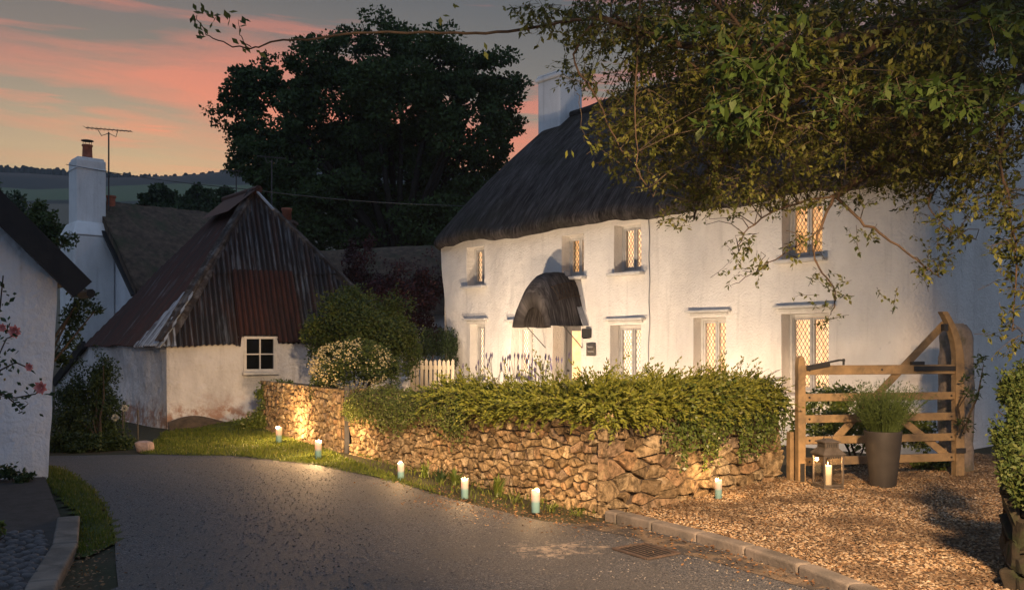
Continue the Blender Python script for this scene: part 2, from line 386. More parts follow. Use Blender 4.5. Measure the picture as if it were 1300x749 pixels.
# road
def asphalt():
    m, t = mk('asphalt')
    co = t.new('ShaderNodeTexCoord').outputs['Object']
    col = t.mix(t.ramp(t.noise(co, 120, 3, .7), [(.44, 0.0), (.60, 1.0)]), (.018,.021,.028), (.13,.13,.135))
    col = t.mix(t.ramp(t.noise(co, 45, 4, .7), [(.58, 0.0), (.64, .7)]), col, (.24,.21,.18))
    col = t.mix(t.ramp(t.noise(t.mapping(co, scale=(1,1.0,1)), 1.1, 6, .62, .6), [(.42, 0.0), (.62, .6)]), col, (.07,.066,.062))
    # pale worn patch near the drain, also painting a warm pool of light into the colour
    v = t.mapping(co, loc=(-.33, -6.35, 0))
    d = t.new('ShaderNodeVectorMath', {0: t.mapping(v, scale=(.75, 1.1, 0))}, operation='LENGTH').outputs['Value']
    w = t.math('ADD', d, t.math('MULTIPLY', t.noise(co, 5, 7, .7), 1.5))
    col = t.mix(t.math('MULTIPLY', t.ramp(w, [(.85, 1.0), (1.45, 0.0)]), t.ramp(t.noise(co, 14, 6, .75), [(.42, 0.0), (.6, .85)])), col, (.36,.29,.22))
    b = t.new('ShaderNodeBump', {'Strength': .8, 'Distance': .005, 'Height': t.math('ADD', t.noise(co, 110, 3, .7), t.math('MULTIPLY', t.noise(co, 7, 4), 1.2))})
    p = t.new('ShaderNodeBsdfPrincipled', {'Base Color': col, 'Roughness': .72, 'Specular IOR Level': .35, 'Normal': b.outputs[0]})
    t.new('ShaderNodeOutputMaterial', {0: p.outputs[0]})
    return m
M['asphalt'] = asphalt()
road_px = [(62,579),(180,577),(300,579),(400,590),(500,611),(590,638),(690,662),(770,668)]
R_ = [G(u, v) for u, v in road_px]
road = [(-30,13.2),(-9.5,12.2),(R_[0].x, R_[0].y)]+[(p.x, p.y) for p in R_[1:]]
road += [(1.0,7.2),(1.35,6.75),(1.62,6.3),(1.87,5.8),(2.02,5.4),(2.2,4.6),(2.35,3.5),(2.5,1.5),(2.6,-6),(-2.9,-6),(-2.75,3),(-2.6,4.6)]
LE = [G(150,745), G(147,715), G(146,690), G(143,668), G(132,640), G(110,615), G(88,600), G(66,592)]
road += [(p.x, p.y) for p in LE]+[(-7.5,10.9),(-30,11.3)]
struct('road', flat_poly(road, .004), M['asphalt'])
# gravel drive: base sheet + loose chips
drv = [(.86,7.45),(1.0,7.22),(1.35,6.77),(1.62,6.32),(1.87,5.82),(2.02,5.42),(2.2,4.6),(2.5,1.5),(2.6,-6),(14,-6),(14,13.4),(6.5,11.9),(5.6,11.8),(3.3,9.9),(2.9,9.7)]
M['gravelbase'] = pm('gravel_bed', (.20,.125,.07), (.10,.065,.04), 45, .9, 1.0, 60, c3=(.06,.045,.03), s3=14, lim3=(.48,.6), dist=.02)
struct('gravel_bed', flat_poly(drv, .008), M['gravelbase'])
def inside(px, py, poly):
    c = np.zeros(len(px), bool); n = len(poly)
    for i in range(n):
        x1, y1 = poly[i]; x2, y2 = poly[(i+1) % n]
        cond = ((y1 > py) != (y2 > py)) & (px < (x2-x1)*(py-y1)/((y2-y1) or 1e-9)+x1)
        c ^= cond
    return c
def chips(name, poly, n, x0, x1, y0, y1, s0, s1, mat, z=.01, flatness=.5):
    x = rng.uniform(x0, x1, n); y = rng.uniform(y0, y1, n); k = inside(x, y, poly); x = x[k]; y = y[k]; n = len(x)
    base = np.array([(-1,-.7,-.1),(1,-.8,-.1),(.9,.8,-.1),(-.9,.9,-.1),(-.5,-.4,.9),(.6,-.3,.8),(.3,.5,1.),(-.4,.45,.75)])
    V = base[None]*rng.uniform(.6, 1.3, (n, 8, 3)); s = rng.uniform(s0, s1, n)*.5
    V = V*s[:, None, None]; V[:, :, 2] *= flatness; V[:, :, 0] *= rng.uniform(.7, 1.5, n)[:, None]
    a = rng.uniform(0, 6.28, n); ca = np.cos(a)[:, None]; sa = np.sin(a)[:, None]
    tl = rng.normal(0, .35, n)[:, None]
    X = V[:, :, 0]*ca-V[:, :, 1]*sa; Yv = V[:, :, 0]*sa+V[:, :, 1]*ca; Z = V[:, :, 2]+V[:, :, 0]*tl
    V = np.stack([X+x[:, None], Yv+y[:, None], Z+z+s[:, None]*.3], 2).reshape(-1, 3)
    q = np.array([(0,1,5,4),(1,2,6,5),(2,3,7,6),(3,0,4,7),(4,5,6,7)])
    fs = (q[None]+np.arange(n)[:, None, None]*8).reshape(-1, 4)
    mb = MB(); mb.v = [tuple(p) for p in V]; mb.f = [tuple(int(i) for i in f) for f in fs]
    return struct(name, mb, mat, kind='stuff')
chips('gravel', drv, 90000, .8, 6.4, 5.0, 11.9, .009, .026, M['gravel'])
roadside = [(R_[4].x-.1,R_[4].y-.05),(R_[5].x,R_[5].y),(R_[6].x,R_[6].y),(.95,7.2),(1.6,6.3),(2.0,5.4),(2.1,4.8),(1.7,4.8),(1.2,6.0),(.6,6.6),(-.4,7.3),(-1.3,8.9)]
chips('road_chippings', road, 15000, -4.5, 2.1, 4.9, 12, .006, .015, M['gravel_grey'], .003)
chips('road_grit', roadside, 2600, -1.5, 2.2, 4.8, 10, .006, .018, M['gravel'], .004)
# litter of dead leaves along wall foot, kerb, grass edge
def scatter_leaves(name, pts, z, L, mat):
    n = len(pts); pts = np.array(pts); P3 = np.column_stack([pts, np.full(n, z)])
    ax = rng.normal(size=(n, 3)); ax[:, 2] *= .25; nr = np.tile([0,0,1.], (n, 1))+rng.normal(0, .4, (n, 3))
    mb = MB(); mb.leaves(P3, ax, nr, rng.uniform(L*.6, L*1.3, n), rng.uniform(L*.35, L*.7, n), .25)
    return struct(name, mb, mat, kind='stuff')
lit = []
for i in range(1500):
    a, b = rnd.choice([((-1.4,9.5),(.7,7.35)), ((.9,7.3),(2.0,5.3)), ((1.0,7.6),(3.0,9.3)), ((-1.0,8.4),(.8,7.1))])
    k = rnd.random(); lit.append((a[0]+(b[0]-a[0])*k+rnd.gauss(0,.14), a[1]+(b[1]-a[1])*k+rnd.gauss(0,.14)))
for i in range(300):
    yv = rnd.uniform(4.8,6.6); lit.append((-2.45-(yv-4.8)*.42+rnd.gauss(0,.1), yv))
scatter_leaves('fallen_leaves', lit, .016, .03, M['litter'])
lit2 = []
for i in range(900): lit2.append((rnd.uniform(1.2,6), rnd.uniform(5,10.4)))
lit2 = [p for p in lit2 if inside(np.array([p[0]]), np.array([p[1]]), drv)[0]]
scatter_leaves('leaf_litter', lit2, .022, .032, M['litter'])
# right kerb
def kerb_run(name, pts, w, h, mat, seg=.62):
    mb = MB(); pts = [Vector((p[0], p[1], 0)) for p in pts]; acc = []
    for a, b in zip(pts, pts[1:]):
        n = max(1, round((b-a).length/seg))
        for i in range(n): acc.append(a.lerp(b, i/n))
    acc.append(pts[-1])
    for a, b in zip(acc, acc[1:]):
        d = (b-a).normalized(); s = Vector((d.y, -d.x, 0)); hh = h+rnd.uniform(-.006,.006)
        mb.box((a+b)/2+Vector((0,0,hh/2-.04)), (w, (b-a).length-.012, hh+.08), (s, d, Vector((0,0,1))))
    o = struct(name, mb, mat); bv = o.modifiers.new('bevel', 'BEVEL'); bv.width = .018; bv.segments = 3; return o
kerb_run('kerb', [(.84,7.50),(.93,7.38),(1.17,7.03),(1.45,6.62),(1.70,6.17),(1.92,5.67),(2.07,5.2),(2.25,4.4),(2.45,2.5),(2.55,0)], .13, .075, M['kerb'])
kerb_run('pavement_kerb', [(-2.25,3.9),(-2.56,4.6),(-2.87,5.3),(-3.25,6.3),(-3.72,7.27)], .17, .065, M['kerb'], .9)
# pavement left: dark tar + cobbles
pv = [(-2.33,3.9),(-2.64,4.6),(-2.95,5.3),(-3.33,6.3),(-3.8,7.3),(-5.15,9.55),(-6.5,9.0),(-7,4.2)]
M['tar'] = pm('old_tarmac', (.055,.05,.048), (.035,.032,.03), 9, .95, .8, 60)
struct('pavement', flat_poly(pv, .05), M['tar'])
mb = MB()
for j in range(34):
    for i in range(34):
        x = -2.3-i*.105-j*.045+rnd.uniform(-.02,.02)+(.05 if j % 2 else 0); y = 4.4+j*.074+rnd.uniform(-.012,.012)
        if y > 6.75: continue
        xe = np.interp(y, [3.9,4.6,5.3,6.3,7.27], [-2.33,-2.64,-2.95,-3.33,-3.8])-.01
        if x > xe or x < xe-2.5: continue
        o = len(mb.v); a0 = rnd.uniform(-.4,.4); rx = .048*rnd.uniform(.8,1.1); ry = .034*rnd.uniform(.8,1.1)
        for r_, z_ in ((1,.045),(.85,.062),(.4,.070)):
            for k in range(8):
                a = k*math.pi/4; px = rx*r_*math.cos(a); py = ry*r_*math.sin(a)
                mb.v.append((x+px*math.cos(a0)-py*math.sin(a0), y+px*math.sin(a0)+py*math.cos(a0), z_+rnd.uniform(-.003,.003)))
        for q in range(2):
            for k in range(8): mb.f.append((o+q*8+k, o+q*8+(k+1) % 8, o+q*8+(k+1) % 8+8, o+q*8+k+8))
        mb.f.append(tuple(o+16+k for k in range(8)))
struct('cobbles', mb, pm('cobble_stone', (.12,.115,.12), (.045,.043,.047), 14, .6, .4, 40), True)
# grass verges (base sheet + blades)
lv = [(-3.68,7.4),(-3.45,6.85),(-3.15,6.2),(-2.98,6.12),(LE[2].x,LE[2].y),(LE[3].x,LE[3].y),(LE[4].x,LE[4].y),(LE[5].x,LE[5].y),(LE[6].x,LE[6].y),(LE[7].x,LE[7].y),(-6.0,10.6),(-5.4,9.9),(-5.1,9.45)]
rb = [(p.x, p.y) for p in R_[1:6]]
rv = rb+[(-.75,8.75),(-1.35,9.9),(-2.3,11.6),(-2.75,12.6),(-3.5,13.7),(-4.2,14.9),(-4.3,16.2),(-5.4,15.9),(-6.0,15.0)]
M['turf'] = pm('turf', (.05,.07,.014), (.035,.05,.012), 14, .95, .8, 50)
def turf(name, poly, n, h, x0, x1, y0, y1):
    x = rng.uniform(x0, x1, n); y = rng.uniform(y0, y1, n); k = inside(x, y, poly); x = x[k]; y = y[k]; n = len(x)
    clump = np.array([nz(a*2.2, b*2.2, 3)+.5*nz(a*7, b*7, 8) for a, b in zip(x, y)])
    z = np.array([max(.004, ground_z(a, b)) for a, b in zip(x, y)])
    ax = np.column_stack([rng.normal(0, .35, n), rng.normal(0, .35, n), np.ones(n)])
    nr = rand_dirs(n); nr[:, 2] *= .2
    x = x+rng.normal(0, .02, n); y = y+rng.normal(0, .02, n)
    hh = h*rng.uniform(.5, 1.2, n)*(1+.8*clump)
    mb = MB(); mb.leaves(np.column_stack([x, y, z]), ax, nr, np.clip(hh, .01, 1), rng.uniform(.006, .012, n), .05)
    struct(name, mb, M['grass'], kind='stuff')
def turf_base(name, poly, z=.006):
    # follows the ground so the bank reads as turf all the way
    mb = MB(); X0 = min(p[0] for p in poly); X1 = max(p[0] for p in poly); Y0 = min(p[1] for p in poly); Y1 = max(p[1] for p in poly)
    st = .12; nx_ = int((X1-X0)/st)+2; ny_ = int((Y1-Y0)/st)+2
    for j in range(ny_):
        for i in range(nx_):
            x = X0+i*st; y = Y0+j*st; mb.v.append((x, y, max(z, ground_z(x, y)+.016)))
    cx = np.array([X0+(i+.5)*st for j in range(ny_-1) for i in range(nx_-1)]); cy = np.array([Y0+(j+.5)*st for j in range(ny_-1) for i in range(nx_-1)])
    k = inside(cx, cy, poly); q = 0
    for j in range(ny_-1):
        for i in range(nx_-1):
            if k[q]: a = j*nx_+i; mb.f.append((a, a+1, a+1+nx_, a+nx_))
            q += 1
    struct(name, mb, M['turf'], True)
turf_base('verge', lv); turf_base('grass_bank', rv)
turf('grass', lv, 42000, .05, -6.1, -2.5, 5.8, 10.8)
turf('bank_grass', rv, 110000, .05, -6.3, -.4, 8.2, 16.4)

# hills far off (left) : terrain with fields, woodland along the ridge
def hill(name, Y, prof, mat, depth=120, z0=-2.5, ny=9):
    mb = MB(); us = np.linspace(prof[0][0], prof[-1][0], 90)
    vs = np.interp(us, [p[0] for p in prof], [p[1] for p in prof])
    for j in range(ny):
        k = j/(ny-1)
        for u, v in zip(us, vs):
            p = P(u, v, Y); top = p.z*(1+.03*nz(u*.01, j*.4, Y)); z = z0+(top-z0)*math.sin(k*math.pi/2)
            yy = Y-depth*(1-k); mb.v.append((p.x, yy, z))
    n = len(us)
    for j in range(ny-1):
        for i in range(n-1): a = j*n+i; mb.f.append((a, a+1, a+1+n, a+n))
    return struct(name, mb, mat, True)
def field_mat():
    m, t = mk('fields')
    co = t.new('ShaderNodeTexCoord').outputs['Object']
    z = t.new('ShaderNodeSeparateXYZ', {0: co}).outputs[2]
    zz = t.math('ADD', z, t.math('MULTIPLY', t.noise(co, .02, 2), 9))
    col = t.ramp(t.math('DIVIDE', zz, 100), [(.0, (.10,.085,.05)), (.485, (.11,.095,.06)), (.49, (.015,.022,.014)), (.505, (.015,.022,.014)), (.51, (.075,.11,.045)), (.60, (.075,.11,.045)), (.605, (.012,.02,.016))], 'LINEAR')
    p = t.new('ShaderNodeBsdfPrincipled', {'Base Color': col, 'Roughness': .95})
    t.new('ShaderNodeOutputMaterial', {0: p.outputs[0]}); return m
hill('hills', 420, [(-500,212),(-100,224),(0,231),(60,235),(140,240),(230,246),(300,240),(380,232),(450,228),(520,232),(640,244),(900,260),(1500,255)], field_mat(), 260)
mb = MB(); us = rng.uniform(-420, 1200, 5200)
for u in us:
    v = np.interp(u, [-500,-100,0,60,140,230,300,380,450,520,640,900,1500], [212,224,231,235,240,246,240,232,228,232,244,260,255]); Y = 418-rnd.uniform(0, 26)
    p = P(u, v, 420); k = (420-Y)/260; z0 = -2+(p.z+2)*math.sin((1-k)*math.pi/2); h = rnd.uniform(2.5, 5.5); r = rnd.uniform(1.3, 2.6)
    x = p.x; a0 = rnd.random()*6; o = len(mb.v)
    for q, (rr, hh) in enumerate(((1,-.3),(.85,.45),(.3,.95))):
        for kx in range(5): a = a0+kx*1.2566; mb.v.append((x+r*rr*math.cos(a)*rnd.uniform(.8,1.2), Y+r*rr*math.sin(a), z0+h*hh))
    for q in range(2):
        for kx in range(5): mb.f.append((o+q*5+kx, o+q*5+(kx+1) % 5, o+q*5+(kx+1) % 5+5, o+q*5+kx+5))
    mb.f.append(tuple(o+10+kx for kx in range(5)))
struct('woodland', mb, pm('far_wood', (.014,.024,.018), (.02,.03,.022), .2, .95, 0), kind='stuff')

# evening air: even haze round the lane and the hills
hz = MB(); hz.box((0, 190, 78.9), (1400, 640, 162)); ho = obj('haze', hz, None or bpy.data.materials.new('haze')); ho['kind'] = 'stuff'
hm = ho.data.materials[0]; hm.use_nodes = True; t = NT(hm.node_tree)
vp = t.new('ShaderNodeVolumePrincipled', {'Color': (.80,.87,1,1), 'Density': .0004, 'Anisotropy': .1})
hout = t.new('ShaderNodeOutputMaterial'); t.l.new(vp.outputs[0], hout.inputs['Volume'])
# ================================================================== COTTAGE
P0 = Vector((-1.60,19.6,0)); D = Vector((.66,-.75,0)).normalized(); N = Vector((-D.y*-1, 0, 0))
N = Vector((.75,.66,0)).normalized()      # into the house
OUT = -N
def tu(u):     # distance along the facade seen at photo column u
    k = (u-CU)/F; return (P0.y*k-P0.x)/(D.x-D.y*k)
LF = 10.75; CR = .45
def path(s):
    """point and outward normal along facade, rounded corner, end wall"""
    arc = CR*math.pi/2
    if s <= LF-CR: return P0+D*s, OUT
    if s <= LF-CR+arc:
        a = (s-(LF-CR))/CR; c = P0+D*(LF-CR)+N*CR
        n = OUT*math.cos(a)+D*math.sin(a); return c+n*CR, n
    return P0+D*LF+N*(CR+s-(LF-CR+arc)), D
def wallP(s, z, d=0.0):
    p, n = path(s)
    lean = (.47-.13*z)*max(0, 1-s/1.0) if s < 1 else 0
    disp = .05*nz(s*.55, z*.5, 2)+.018*nz(s*1.9, z*1.7, 5)+.03*max(0, .6-z)
    return p+D*lean+n*(disp-d)+Vector((0,0,z))
# openings: u0,u1,ztop,zbot,kind
OPN = []
for u0, u1, zb, zt, nm in [(592,614,2.78,3.62,'up'),(713,741,2.80,3.60,'up'),(779,813,2.80,3.66,'up'),(992,1043,2.79,3.66,'up'),
                       (596,616,.76,1.95,'low'),(650,678,.82,1.90,'low'),(775,813,.84,1.86,'low'),(880,922,.85,1.95,'low'),(993,1052,.76,1.97,'low'),
                       (702,738,.02,1.93,'door')]:
    OPN.append((tu(u0), tu(u1), zb, zt, nm))
COT = thing('thatched_cottage', 'long white cottage with dark thatched roof and lit lattice windows behind the hedge', 'cottage', (P0.x, P0.y, 0))
TOTAL = LF-CR+CR*math.pi/2+5.0
ss = set([0, TOTAL]); zs = set([-.15, 3.95])
for a, b, c, d_, _ in OPN: ss |= {round(a, 4), round(b, 4)}; zs |= {c, d_}
def fillgrid(vals, step):
    vals = sorted(vals); out = []
    for a, b in zip(vals, vals[1:]):
        if b-a < 1e-4: continue
        n = max(1, round((b-a)/step)); out += [a+(b-a)*i/n for i in range(n)]
    return out+[vals[-1]]
ss = fillgrid(ss, .14); zs = fillgrid(zs, .14)
mb = MB()
for z in zs:
    for s in ss: mb.v.append(tuple(wallP(s, z)))
ns = len(ss)
for j in range(len(zs)-1):
    for i in range(ns-1):
        sc = (ss[i]+ss[i+1])/2; zc = (zs[j]+zs[j+1])/2
        if any(a < sc < b and c < zc < d_ for a, b, c, d_, _ in OPN): continue
        a = j*ns+i; mb.f.append((a, a+1, a+1+ns, a+ns))
DEP = .30
for a, b, c, d_, nm in OPN:   # splayed reveals
    dp = DEP if nm != 'door' else .42
    szs = [z for z in zs if c-1e-5 <= z <= d_+1e-5]; sss = [s for s in ss if a-1e-3 <= s <= b+1e-3]
    for lst in ([(a, z) for z in szs], [(b, z) for z in szs], [(s, c) for s in sss], [(s, d_) for s in sss]):
        o = len(mb.v)
        for s, z in lst:
            q = wallP(s, z); mb.v.append(tuple(q)); mb.v.append(tuple(wallP(a+(s-a)*1.0, z)+N*dp))
        for i in range(len(lst)-1): k = o+2*i; mb.f.append((k, k+2, k+3, k+1))
# hidden back and left end walls (closed house)
e0 = wallP(0, 0); BK = 5.4
pts = [P0+D*.1+N*.02, P0+D*.1+N*BK, P0+D*LF+N*BK]
for a, b in ((pts[0], pts[1]), (pts[1], pts[2])):
    mb.add([a+Vector((0,0,-.1)), b+Vector((0,0,-.1)), b+Vector((0,0,3.95)), a+Vector((0,0,3.95))], [(0,1,2,3)])
wall = obj('wall', mb, M['white'], COT, True)
# gable above the end wall
ZR = 6.85; RB = 2.6; RS = 1.05
mb = MB(); n_ = 14
for i in range(n_+1):
    w = i/n_*5.3; top = 3.9+(ZR-.25-3.9)*(1-abs(w-2.65)/2.65)
    for k in range(6):
        z = 3.90+(top-3.90)*k/5; q = P0+D*(LF+.02+.02*nz(w, z))+N*w; mb.v.append((q.x, q.y, z))
for i in range(n_):
    for k in range(5): a = i*6+k; mb.f.append((a, a+6, a+7, a+1))
obj('gable', mb, M['white'], COT, True)
# thatch
def thatch_roof():
    mb = MB()
    ov = .31
    LE_ = -.32; RE = LF+.32
    out = []   # eave outline: front (right to left), left end rounded, back
    def c2(t_, w): return (t_, w)
    n1 = 60
    for i in range(n1+1): out.append((RE-(RE-(LE_+.9))*i/n1, 0.0, (0,-1)))
    for i in range(1, 13):
        a = i/12*math.pi/2; out.append((LE_+.9-.9*math.sin(a), .9-.9*math.cos(a), (-math.sin(a), -math.cos(a))))
    for i in range(1, 12): out.append((LE_, .9+(BK-1.8)*i/12, (-1,0)))
    for i in range(0, 13):
        a = i/12*math.pi/2; out.append((LE_+.9-.9*math.cos(a), BK-.9+.9*math.sin(a), (-math.cos(a), math.sin(a))))
    for i in range(1, 31): out.append((LE_+.9+(RE-LE_-.9)*i/30, BK, (0,1)))
    def w3(t_, w, z): q = P0+D*t_+N*w; return (q.x, q.y, z)
    rows = []
    for (t_, w, nn) in out:
        wav = .05*nz(t_*.9, w, 4)+.025*nz(t_*3.1, w*3, 9)
        # lifts a little over the upper windows
        lift = 0
        if w < .01:
            for a, b, c, d_, nm in OPN:
                if nm == 'up': lift = max(lift, .06*math.exp(-((t_-(a+b)/2)/.6)**2))
        ze = 3.70+wav+lift
        rt = min(max(t_, RS), RE); rw = RB
        rg = 0.03*nz(t_*2.2, 3, 1)
        row = []
        row.append(w3(t_-nn[0]*.20, w-nn[1]*.20, ze+.17))
        row.append(w3(t_+nn[0]*.10, w+nn[1]*.10, ze+.03))
        row.append(w3(t_+nn[0]*(ov-.08), w+nn[1]*(ov-.08), ze-.05+rg))
        row.append(w3(t_+nn[0]*(ov+.02), w+nn[1]*(ov+.02), ze+.03+rg))
        row.append(w3(t_+nn[0]*(ov+.03), w+nn[1]*(ov+.03), ze+.13))
        ex, ey = t_+nn[0]*(ov-.04), w+nn[1]*(ov-.04); z0 = ze+.24
        for k in range(0, 17):
            f = k/16; g = f**.93
            und = .06*nz(t_*.7+3, w*.7, f*2.5)+.02*nz(t_*3, w*3, f*8)
            x = ex+(rt-ex)*f; y = ey+(rw-ey)*f
            bulge = (.04+.10*min(1, max(0, t_-.3)/2))*math.sin(f*math.pi)
            z = z0+(ZR-z0)*g+und*(1-f)+bulge
            row.append(w3(x, y, z))
        rows.append(row)
    m_ = len(rows[0]); acc = 0; prev = None
    for r_, (t_, w, nn) in zip(rows, out):
        if prev is not None: acc += math.hypot(t_-prev[0], w-prev[1])
        prev = (t_, w); mb.v += r_
        mb.uv += [(acc, -1.0+.22*k if k < 5 else (k-5)*.26) for k in range(m_)]
    for i in range(len(rows)-1):
        for k in range(m_-1): a = i*m_+k; mb.f.append((a, a+1, a+1+m_, a+m_))
    return mb
roof = obj('thatched_roof', thatch_roof(), M['thatch'], COT, True)
mb = MB()
for i in range(40):   # ridge cap roll
    a = RS-.15+(LF+.3-RS+.15)*i/40; b = RS-.15+(LF+.3-RS+.15)*(i+1)/40
pts = [P0+D*(RS-.1+(LF+.45-RS)*i/40)+N*RB+Vector((0,0,ZR-.02+.03*nz(i*.3))) for i in range(41)]
mb.tube(pts, [.05+.10*min(1, i/6) for i in range(41)], 10)
obj('ridge_roll', mb, M['thatch_roll'], COT, True)
# chimney on the left end of the ridge
cc = P(711, 158, 20.4); cc.z = 0
mb = MB()
zt = P(711, 97, 20.4).z
A3 = (D, N, Vector((0,0,1)))
for (w_, d_, z0, z1) in ((.74,.74,5.9,zt-.16),(.84,.84,zt-.16,zt-.06),(.78,.78,zt-.06,zt)):
    mb.box(cc+Vector((0,0,(z0+z1)/2)), (w_, d_, z1-z0), A3)
obj('chimney', mb, M['white_stack'], COT, bevel=.05)

# windows
M['lead_lattice'] = pm('lattice_lead', (.14,.12,.10), (.09,.08,.07), 8, .6, 0)
GLOW = [emat('lit_curtain', (1,.74,.46), .95, (.85,.50,.24), 26, (1,1,.08)), emat('lit_room', (1,.60,.26), .85, (.55,.27,.09), 20, (1,1,.12)), emat('lit_bright', (1,.86,.68), 1.1, (.95,.66,.40), 26, (1,1,.10)), emat('lit_hall', (1,.66,.36), .6, (.8,.5,.25), 8)]
mg, t = mk('window_glass')
tr = t.new('ShaderNodeBsdfTransparent'); gl = t.new('ShaderNodeBsdfGlossy', {'Roughness': .05})
mx = t.new('ShaderNodeMixShader', {0: .08, 1: tr.outputs[0], 2: gl.outputs[0]}); t.new('ShaderNodeOutputMaterial', {0: mx.outputs[0]})
M['glass'] = mg
mg, t = mk('dark_glass')
p = t.new('ShaderNodeBsdfPrincipled', {'Base Color': (.006,.007,.008,1), 'Roughness': .08}); t.new('ShaderNodeOutputMaterial', {0: p.outputs[0]})
M['dark_glass'] = mg
def WP(s, z, d): return P0+D*s+N*d+Vector((0,0,z))
Z3 = Vector((0,0,1))
def window(a, b, zb, zt, kind, k):
    off = wallP((a+b)/2, (zb+zt)/2); base_off = (off-(P0+D*((a+b)/2)+Vector((0,0,(zb+zt)/2)))).dot(N)
    d0 = base_off+DEP-.045
    fr = MB(); th = .05
    sh = (wallP(a, zb)-WP(a, zb, 0)).dot(D)
    a += sh; b += sh
    def bx(m_, s0, s1, z0, z1, dd, w_): m_.box(WP((s0+s1)/2, (z0+z1)/2, dd), (s1-s0, w_, z1-z0), A3)
    bx(fr, a+.002, a+th, zb, zt, d0, .08); bx(fr, b-th, b-.002, zb, zt, d0, .08); bx(fr, a+th, b-th, zt-th, zt-.002, d0, .078); bx(fr, a+th, b-th, zb+.002, zb+.06, d0, .078)
    f = obj('window_frame', fr, M['paint'], COT, bevel=.005)
    mid = (a+b)/2
    for s0, s1 in ((a+th+.004, mid-.004), (mid+.004, b-th-.004)):
        cs = MB(); c = .035; z0 = zb+.064; z1 = zt-th-.004
        bx(cs, s0, s0+c, z0, z1, d0-.012, .05); bx(cs, s1-c, s1, z0, z1, d0-.012, .05); bx(cs, s0+c, s1-c, z1-c, z1, d0-.012, .048); bx(cs, s0+c, s1-c, z0, z0+c*1.3, d0-.012, .048)
        obj('casement', cs, M['paint'] if k % 2 else M['paint_grey'], f, bevel=.004)
        p0, p1, q0, q1 = s0+c, s1-c, z0+c*1.3, z1-c
        gm = MB(); bx(gm, p0, p1, q0, q1, d0+.0, .004); obj('pane', gm, M['glass'], f)
        lat = MB(); stp = .064; hh = stp*1.7; w = p1-p0; hgt = q1-q0
        # diamond lattice: lines z = z0 + slope*s
        sl = hh/stp
        for sg in (1, -1):
            kk = -int(w*sl/hh)-1
            while kk*hh < hgt+w*sl:
                # z = q0 + kk*hh + sg*sl*(s-p0) clipped
                pts = []
                zz0 = kk*hh + (0 if sg > 0 else w*sl*0+0)
                fz = (lambda x: kk*hh+sl*x) if sg > 0 else (lambda x: kk*hh+sl*(w-x))
                xs_ = [0, w]
                def fx(z): return (z-kk*hh)/sl if sg > 0 else w-(z-kk*hh)/sl
                cand = [(x, fz(x)) for x in (0, w)]+[(fx(z), z) for z in (0, hgt)]
                cand = [(x, z) for x, z in cand if -1e-6 <= x <= w+1e-6 and -1e-6 <= z <= hgt+1e-6]
                if len(cand) >= 2:
                    cand.sort(); A_, B_ = cand[0], cand[-1]
                    if abs(A_[0]-B_[0]) > .01:
                        lat.bar(WP(p0+A_[0], q0+A_[1], d0-.004), WP(p0+B_[0], q0+B_[1], d0-.004), .004, .007, D)
                kk += 1
        if lat.v: obj('lattice', lat, M['lead_lattice'], f)
    cu = MB(); o = 0; n = 30
    for zz in (zb+.01, zt-.01):
        for i in range(n+1): cu.v.append(tuple(WP(a+.01+(b-a-.02)*i/n, zz, d0+.10+.02*math.sin(i*1.3+k))))
    for i in range(n): cu.f.append((i, i+1, i+n+2, i+n+1))
    obj('curtain', cu, GLOW[[0,1,0,1,2,2,2,0,0][k]], f, True)
    # sill and hood
    sm = MB(); sm.box(WP((a+b)/2, zb-.035, base_off-.03), (b-a+.16, .22, .06), A3)
    sl_ = obj('sill', sm, M['paint'], f, bevel=.015)
    sm = MB(); sm.box(WP((a+b)/2, zb+.004, base_off+.17), (b-a-.01, .2, .02), A3); obj('inner_sill', sm, M['paint_grey'], f)
    if kind == 'low':
        sm = MB(); sm.box(WP((a+b)/2, zt+.10, base_off-.025), (b-a+.22, .16, .045), A3); sm.box(WP((a+b)/2, zt+.055, base_off+.02), (b-a+.10, .10, .045), A3)
        obj('drip_ledge', sm, M['paint'], f, bevel=.015)
k = 0
for a, b, zb, zt, nm in OPN:
    if nm != 'door': window(a, b, zb, zt, nm, k); k += 1
# lit window throw
for i, (a, b, zb, zt, nm) in enumerate(OPN):
    pass
# door
a, b, zb, zt, _ = OPN[-1]
off = (wallP((a+b)/2, 1)-WP((a+b)/2, 1, 0)).dot(N)
dr = MB(); dr.box(WP(a+.03, 1.0, off+.38), (.06, .1, 1.93), A3); dr.box(WP(b-.03, 1.0, off+.38), (.06, .1, 1.93), A3); dr.box(WP((a+b)/2, 1.9, off+.38), (b-a-.12, .1, .06), A3)
dfr = obj('door_frame', dr, M['grey_wood'], COT, bevel=.005)
dr = MB(); dr.box(WP((a+b)/2, .99, off+.36), (b-a-.13, .04, 1.76), A3)
dr.box(WP((a+b)/2, .4, off+.325), (b-a-.2, .02, .5), A3)
door = obj('door', dr, M['grey_wood'], COT, bevel=.006)
dr = MB(); dr.box(WP((a+b)/2+.05, 1.3, off+.332), (b-a-.34, .012, .95), A3); obj('door_pane', dr, GLOW[3], door)
dr = MB(); dr.lathe([(.004,-.02),(.022,-.015),(.028,0),(.02,.015),(.004,.02)], WP(a+.12, 1.0, off+.30), 10); obj('door_knob', dr, M['black'], door, True)
# doorstep
dr = MB(); dr.box(WP((a+b)/2, .04, off-.18), (1.2, .35, .12), A3); obj('doorstep', dr, M['granite'], COT, bevel=.02)
